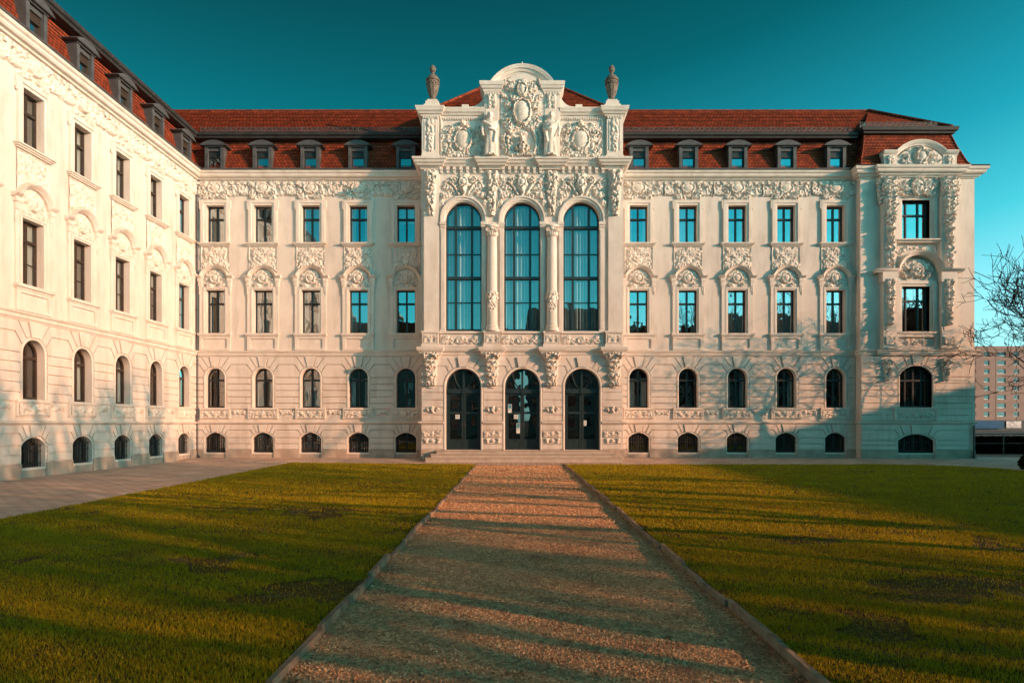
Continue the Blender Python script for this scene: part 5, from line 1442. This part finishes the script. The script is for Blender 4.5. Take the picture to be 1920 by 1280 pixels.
b.tube([(x,PY-0.12,0.1),(x,PY-0.12,1.62)], 0.045, 8); b.box(x-0.08, x+0.08, PY-0.2, PY-0.04, 0.0, 0.14); b.build('downpipe', M_zinc, main)

# ------------------------------------------------------------------ urns and statues
def urn(x, label):
    t = thing('urn', label, 'urn', (x, BY+0.18, 15.715), 0, 'stone urns on the corner piers')
    b = MB(); b.box(-0.36, 0.36, -0.36, 0.36, 0, 0.12); b.box(-0.29, 0.29, -0.29, 0.29, 0.12, 0.30); b.box(-0.22, 0.22, -0.22, 0.22, 0.30, 0.40); b.build('pedestal', M_trim, t)
    b = MB(); b.lathe([(0.17,0.40),(0.18,0.45),(0.10,0.50),(0.11,0.56),(0.17,0.66),(0.23,0.88),(0.265,1.10),(0.275,1.24),(0.25,1.30)], 40, (0,0,0), 10, 0.045); b.build('body', M_urn, t, (0,0,0), 'all')
    b = MB(); b.lathe([(0.25,1.28),(0.30,1.30),(0.31,1.36),(0.27,1.41),(0.21,1.50),(0.13,1.57),(0.07,1.61),(0.06,1.68),(0.075,1.70)], 32); b.build('lid', M_urn, t, (0,0,0), 35)
    b = MB(); b.lathe([(0.06,1.69),(0.11,1.73),(0.135,1.82),(0.13,1.90),(0.08,1.98),(0.03,2.02)], 20, (0,0,0), 8, 0.06); b.build('finial', M_urn, t, (0,0,0), 'all')
    b = MB()
    for k in range(12):
        a = math.pi*2*k/12
        for q in range(4): b.ball((0.27*math.cos(a+q*0.13), 0.27*math.sin(a+q*0.13), 1.20-0.07*math.sin(q/3*math.pi)), 0.035, 6, 4)
    b.build('garland', M_urn, t, (0,0,0), 'all')
urn(bx(810.5), 'weathered stone urn with pineapple finial on the left corner pier of the gable front')
urn(bx(1148), 'weathered stone urn with pineapple finial on the right corner pier of the gable front')

def statue(x, label, flip):
    s = -1 if flip else 1
    b = MB()
    # robe: stacked sections swaying from the feet up, with deep folds
    n, k = 46, 30
    vs, fs = [], []
    for j in range(n+1):
        z = 1.50*j/n; f = j/n
        sway = s*(0.035*math.sin(f*3.0) - 0.03*f)
        rx = 0.25 - 0.10*f if f < 0.55 else 0.195 + 0.055*math.sin((f-0.55)/0.45*math.pi) - 0.11*max(0, (f-0.9)/0.1)
        ry = rx*0.72
        for i in range(k):
            a = 2*math.pi*i/k
            fold = 1 + (0.10*(1-f)**0.6)*math.sin(a*7 + f*2.2*s) + 0.05*math.sin(a*3 - f*9*s)*(1 if f > 0.45 else 0.4)
            vs.append((sway + rx*fold*math.cos(a), ry*fold*math.sin(a), z))
    for j in range(n):
        for i in range(k): a = j*k+i; c = j*k+(i+1) % k; fs.append((a, c, c+k, a+k))
    fs.append(tuple(range(k-1, -1, -1))); fs.append(tuple(range(n*k, n*k+k)))
    b.add(vs, fs)
    hx = -s*0.03
    b.tube([(hx,-0.0,1.46),(hx,-0.02,1.60)], [0.075, 0.062], 12)
    b.ball((hx,-0.035,1.70), (0.088,0.105,0.125), 18, 14); b.ball((hx,-0.145,1.685), (0.018,0.03,0.03), 8, 6); b.ball((hx,-0.125,1.63), (0.035,0.03,0.02), 8, 6)
    b.ball((hx,0.0,1.745), (0.112,0.12,0.11), 16, 10); b.ball((hx-0.08,-0.02,1.66), (0.04,0.06,0.09), 10, 8); b.ball((hx+0.08,-0.02,1.66), (0.04,0.06,0.09), 10, 8)
    for q in (-1, 1): b.ball((hx+q*0.21,-0.0,1.40), (0.085,0.09,0.085), 12, 8)
    # one arm across the waist, the other hanging and holding the robe
    b.tube([(hx+s*0.22,0.0,1.40),(hx+s*0.27,-0.06,1.12),(hx+s*0.08,-0.20,1.03),(hx-s*0.06,-0.21,1.07)], [0.075,0.06,0.05,0.042], 10)
    b.tube([(hx-s*0.22,0.0,1.40),(hx-s*0.29,-0.02,1.12),(hx-s*0.27,-0.10,0.86),(hx-s*0.25,-0.13,0.78)], [0.075,0.06,0.05,0.045], 10)
    b.tube([(hx-s*0.24,-0.1,1.38),(hx,-0.19,1.2),(hx+s*0.2,-0.15,0.95),(hx+s*0.14,-0.17,0.55)], [0.05,0.055,0.06,0.04], 10)      # sash
    b.ball((0.09,-0.2,0.03), (0.055,0.11,0.04), 10, 6); b.ball((-0.09,-0.18,0.03), (0.055,0.1,0.04), 10, 6)
    me = b.mesh('statue', M_relief, 'all')
    o = bpy.data.objects.new('tmp', me); COL.objects.link(o)
    md = o.modifiers.new('r', 'REMESH'); md.mode = 'VOXEL'; md.voxel_size = 0.018; md.use_smooth_shade = True
    bpy.context.view_layer.update()
    m2 = bpy.data.meshes.new_from_object(o.evaluated_get(bpy.context.evaluated_depsgraph_get()))
    bpy.data.objects.remove(o)
    if not m2.materials: m2.materials.append(M_relief)
    t = tag(inst('statue', m2, None, (x, BY-0.36, 13.44), 0.12*s, (1.22, 1.1, 1.06)), label, 'statue', 'robed statues beside the gable')
statue(bx(921), 'robed stone statue standing before the left pilaster of the gable, arm across waist', False)
statue(bx(1031.5), 'robed stone statue standing before the right pilaster of the gable, arm across waist', True)

# ------------------------------------------------------------------ trees
def make_tree(seed, height, lean=(0,0), r0=0.16, levels=6, spread=0.62, twig=0.010, first=0.28, detail=5):
    rnd = random.Random(seed)
    tr, br = MB(), MB()
    def grow(p, d, r, L, lev):
        k = 4 if lev < 3 else 3
        pts, rad = [p.copy()], [r]
        for i in range(k):
            d = (d + Vector((rnd.gauss(0, 0.13), rnd.gauss(0, 0.13), rnd.gauss(0.05, 0.10)))).normalized()
            p = p + d*(L/k); pts.append(p.copy()); rad.append(max(twig*0.7, r*(1-0.42*(i+1)/k)))
        (tr if lev == 0 else br).tube(pts, rad, 7 if lev == 0 else (5 if lev < 3 else 3))
        if lev >= levels: return
        n = rnd.choice((3, 4)) if lev < 2 else rnd.choice((2, 3, 3))
        for j in range(n + (1 if lev in (1, 2, 3) else 0)):
            t = rnd.uniform(0.45, 1.0) if j < n-1 else 1.0
            q = t*k; i = min(k-1, int(q)); f = q-i
            pos = pts[i].lerp(pts[i+1], f)
            ax = Vector((rnd.gauss(0,1), rnd.gauss(0,1), rnd.gauss(0,1)*0.6))
            ax = (ax - d*ax.dot(d)).normalized()
            nd = (d*(1.0 if j == n-1 and lev < 2 else 0.75) + ax*spread*rnd.uniform(0.8, 1.5) + Vector((0,0,0.12))).normalized()
            grow(pos, nd, max(twig, rad[i]*rnd.uniform(0.5, 0.72)), L*rnd.uniform(0.62, 0.84), lev+1)
    grow(Vector((0,0,-0.1)), Vector((lean[0], lean[1], 1)).normalized(), r0, height*first, 0)
    return tr.mesh('trunk', M_bark, 'all'), br.mesh('branches', M_bark, 'all')
def tree(meshes, loc, label, rz=0.0, sc=1.0, group=None):
    t = thing('bare_tree', label, 'tree', loc, rz, group)
    t.scale = (sc, sc, sc)
    inst('trunk', meshes[0], t); inst('branches', meshes[1], t)
    return t
VT_SEED = 18
tree(make_tree(VT_SEED, 12.5, (-0.03, 0.0), 0.24, 6, 0.80, 0.013, 0.20), (21.8, -5.0, 0.0), 'bare winter tree at the right edge, its twigs crossing the corner of the white building', 1.5, 1.06)
TA = make_tree(21, 12.5, (0.03, 0), 0.17, 4, 0.50, 0.024, 0.30)
TB = make_tree(22, 13.5, (0, 0.04), 0.20, 4, 0.46, 0.024, 0.32)
TC = make_tree(23, 14.0, (0.02, 0.02), 0.15, 4, 0.34, 0.020, 0.30)
TD = make_tree(24, 13.0, (0.0, 0.02), 0.21, 4, 0.30, 0.028, 0.34)
TL = 'bare leafless tree standing on the lawn beyond the right edge of view'
TREES = [(16,-33,0.95),(25,-36,1.0),(52,-34,1.1),(40,-41,1.1),(19,-38,1.0),(28,-37.4,1.0),(34.5,-42.5,1.05),(31,-40.5,1.05),(35,-39.8,1.05)]
for i, (x, y, s) in enumerate(TREES):
    tree((TA, TB)[i % 2], (x, y, 0.0), TL, i*1.7, s, 'bare trees on the lawn beyond the right edge')
for i, (x, y, s) in enumerate(((19.5,-25.8,1.15),(18,-22.5,0.95),(30,-25.5,1.05),(21.5,-20,1.0),(15.6,-21.0,0.9),(18.9,-16.5,0.9),(8.6,-28.0,0.9),(13.6,-27.4,0.95),(12.9,-24.3,0.9))):
    tree(TC if i % 3 == 1 else TD, (x, y, 0.0), 'slender upright bare tree standing on the lawn beyond the right edge of view', i*2.1, s, 'upright bare trees on the lawn beyond the right edge')

# ------------------------------------------------------------------ surroundings
def plain_house(name, label, loc, W, D, H, RH, group, seed, wall_m, cols, rows, rz=0.0):
    t = thing(name, label, 'house', loc, rz, group)
    b = MB(); b.box(-W/2, W/2, -D/2, D/2, -0.1, H); b.add([(-W/2,-D/2,H),(-W/2,D/2,H),(-W/2,0,H+RH)], [(0,1,2)]); b.add([(W/2,-D/2,H),(W/2,D/2,H),(W/2,0,H+RH)], [(0,1,2)]); b.build('wall', wall_m, t)
    b = MB()
    for s in (-1, 1): b.add([(-W/2-0.3, s*(D/2+0.4), H-0.15), (W/2+0.3, s*(D/2+0.4), H-0.15), (W/2+0.3, 0, H+RH+0.1), (-W/2-0.3, 0, H+RH+0.1)], [(0,1,2,3)])
    r = b.build('roof', M_tile, t)
    rnd = random.Random(seed)
    for k in range(2):
        x = rnd.uniform(-W*0.35, W*0.35); c = MB(); c.box(x-0.5, x+0.5, -0.4, 0.4, H+RH-0.8, H+RH+1.3); c.box(x-0.58, x+0.58, -0.48, 0.48, H+RH+1.3, H+RH+1.45); c.build('chimney', M_plinth, r)
    f = cached('hw', lambda: rect_frame(1.1, 1.7, 1.15, y=-0.04).mesh('window', M_frame)); p = cached('hp', lambda: pane_mesh(rect_out(1.1, 0, 1.7), 0.0, M_glass_door))
    for i in range(cols):
        for j in range(rows):
            o = inst('window', f, t, (-W/2+W*(i+0.5)/cols, D/2+0.03, 1.2+j*(H-0.8)/rows), math.pi); inst('pane', p, o)
M_far = mat('dull_render', (0.32, 0.27, 0.23), 0.9, 0.1, 1.0, 0)
HL = 'gabled town house with dark tiled roof across the street behind the viewer'
for i, (x, W, H, RH) in enumerate(((-46,20,11,6),(-25,17,13,7),(-7,15,12,5.5),(9,14,14.5,7),(25,16,12.5,6),(42,16,14,7),(59,18,13,7),(77,17,15,7),(96,20,14,8))):
    plain_house('town_house', HL, (x, -82-(i % 2)*1.5, 0), W, 12, H, RH, 'town houses behind the viewer', i, M_far, 5, 4)
# long neighbour on the right whose shadow lies on the right lawn
t = thing('neighbouring_building', 'long flat eaved building beyond the right edge that shades the right lawn', 'building', (57.0, -42.0, 0))
b = MB(); b.box(0, 12, -33, 32, -0.1, 11.9); b.build('wall', M_far, t)
b = MB(); b.box(-0.35, 12.3, -33.3, 32.3, 11.9, 12.2); b.box(2, 10, -31, 30, 12.2, 12.7); b.build('roof', M_gutter, t)
f = cached('nw', lambda: rect_frame(1.3, 1.8, 1.2, y=-0.04).mesh('window', M_frame)); p = cached('np', lambda: pane_mesh(rect_out(1.3, 0, 1.8), 0.0, M_glass_door))
for i in range(16):
    for j in range(3): o = inst('window', f, t, (-0.03, -31+4.1*i, 1.3+3.6*j), -R90); inst('pane', p, o)

# panel-built flats far behind on the right
M_panel = mat('panel_concrete', (0.31, 0.185, 0.155), 0.85, 0.08, 0.4, 0.05, 6, 0.2)
M_white = mat('white_plastic', (0.7, 0.7, 0.7), 0.5, 0.05, 3, 0)
t = thing('apartment_block', 'pale pink panel built apartment block seen far beyond the right corner of the white building', 'building', (100.0, 120.0, 0))
b = MB(); rows, fh, z0 = 8, 2.02, 2.7
ZT = z0+rows*fh+0.7
hs = []
XW = [(4.0+3.5*i, 2.0 if i % 2 else 1.3) for i in range(8)]
for j in range(rows):
    for x, w_ in XW: z = z0+0.6+j*fh; hs.append(([(x-w_/2,z),(x+w_/2,z),(x+w_/2,z+1.05),(x-w_/2,z+1.05)], 0.3))
b.wall(0, 54, 2.4, ZT, hs); b.add([(0,0,-0.1),(0,12,-0.1),(0,12,ZT),(0,0,ZT)], [(0,1,2,3)]); b.add([(0,0,ZT),(54,0,ZT),(54,12,ZT),(0,12,ZT)], [(0,1,2,3)])
b.box(0, 54, -0.12, 0, ZT-0.5, ZT+0.3)
for j in range(rows+1): b.box(0, 54, -0.05, 0, z0-0.2+j*fh-0.06, z0-0.2+j*fh+0.06)
for i in range(12): b.box(3.4+4.9*i-0.05, 3.4+4.9*i+0.05, -0.04, 0, 2.4, ZT-0.5)
b.build('wall', M_panel, t)
b = MB(); b.box(0, 54, 0.0, 0.3, -0.1, 2.4); b.build('shop_front', M_gutter, t)
b = MB(); b.box(7.5, 14.5, -0.6, 0.0, 0.5, 2.3); b.build('shop_window', mat('deep_blue_glass', (0.015, 0.03, 0.10), 0.2, 0.2, 1.0, 0), t)
b = MB(); b.box(15.5, 19, -0.2, 0.0, 0.6, 2.2); b.build('poster_panel', mat('poster', (0.55, 0.42, 0.40), 0.6, 0.5, 1.4, 0), t)
for j in range(rows):
    for i, (x, w_) in enumerate(XW):
        def fm(w_=w_):
            q = rect_frame(w_, 1.05, None, y=0.18, cols=2 if w_ > 2 else 1, t=0.10); return q.mesh('window', M_white)
        o = inst('window', cached(('aw', w_), fm), t, (x, 0, z0+0.6+j*fh)); inst('pane', cached(('ap', w_), lambda: pane_mesh(rect_out(w_, 0, 1.05), 0.24, M_glass_far)), o)

def leafy(mb, c, r, n, seed, lf=0.06):
    rnd = random.Random(seed)
    for i in range(n):
        d = Vector((rnd.gauss(0,1), rnd.gauss(0,1), rnd.gauss(0,1))).normalized()*rnd.uniform(0.55, 1.0)**0.5
        p = Vector((c[0]+d.x*r[0], c[1]+d.y*r[1], c[2]+d.z*r[2]))
        if p.z < 0.02: continue
        a = Vector((rnd.gauss(0,1), rnd.gauss(0,1), rnd.gauss(0,1))).normalized(); q = a.cross(d).normalized()*lf*0.5; a = a*lf
        mb.add([p-a*0.5, p+q, p+a*0.5, p-q], [(0,1,2,3)])
b = MB(); leafy(b, (0,0,0.25), (0.55,0.5,0.42), 2600, 4, 0.07)
sh = thing('shrub', 'low dark clipped shrub on the paving at the right edge', 'shrub', (19.2, -6.3, 0.0))
b.build('foliage', M_shrub, sh)
b = MB()
for k in range(6): b.tube([(0,0,-0.02),(math.cos(k)*0.15,math.sin(k)*0.15,0.25),(math.cos(k)*0.3,math.sin(k)*0.3,0.45)], [0.02,0.014,0.006], 5)
b.build('stem', M_bark, sh)
def hedge(x0, x1, y, h, d, label, seed):
    t = thing('hedge', label, 'hedge', (x0, y, 0))
    b = MB(); rnd = random.Random(seed)
    for i in range(int((x1-x0)*2600*h)):
        p = Vector((rnd.uniform(0, x1-x0), rnd.uniform(-d/2, d/2), h*(1-rnd.random()**1.6)*(0.93+0.1*math.sin(i))))
        a = Vector((rnd.gauss(0,1), rnd.gauss(0,1), rnd.gauss(0,1))).normalized()*0.15; q = Vector((a.y, -a.x, a.z*0.3))*0.5
        b.add([p-a*0.5, p+q, p+a*0.5, p-q], [(0,1,2,3)])
    b.build('foliage', M_shrub, t)
    b = MB()
    for k in range(int((x1-x0)/0.5)): b.tube([(0.25+0.5*k,0,-0.02),(0.25+0.5*k+0.1,0.05,h*0.7)], [0.025,0.012], 5)
    b.build('stem', M_bark, t)
hedge(25.5, 31.8, 6.5, 0.95, 0.9, 'dark hedge across the road beside the corner of the white building', 8)
hedge(33.2, 44, 8.5, 0.8, 0.9, 'darker low hedge further along the road at the right edge', 9)
t = thing('railing', 'thin metal railing running above the dark hedge by the road', 'railing', (25.2, 5.6, 0))
b = MB(); b.tube([(0,0,1.12),(8,0.3,1.12)], 0.03, 6); b.tube([(0,0,0.6),(8,0.3,0.6)], 0.02, 6); b.build('rail', M_zinc, t)
for k in range(5): b = MB(); b.tube([(2*k,0.075*k,-0.03),(2*k,0.075*k,1.14)], 0.03, 6); b.build('post', M_zinc, t)
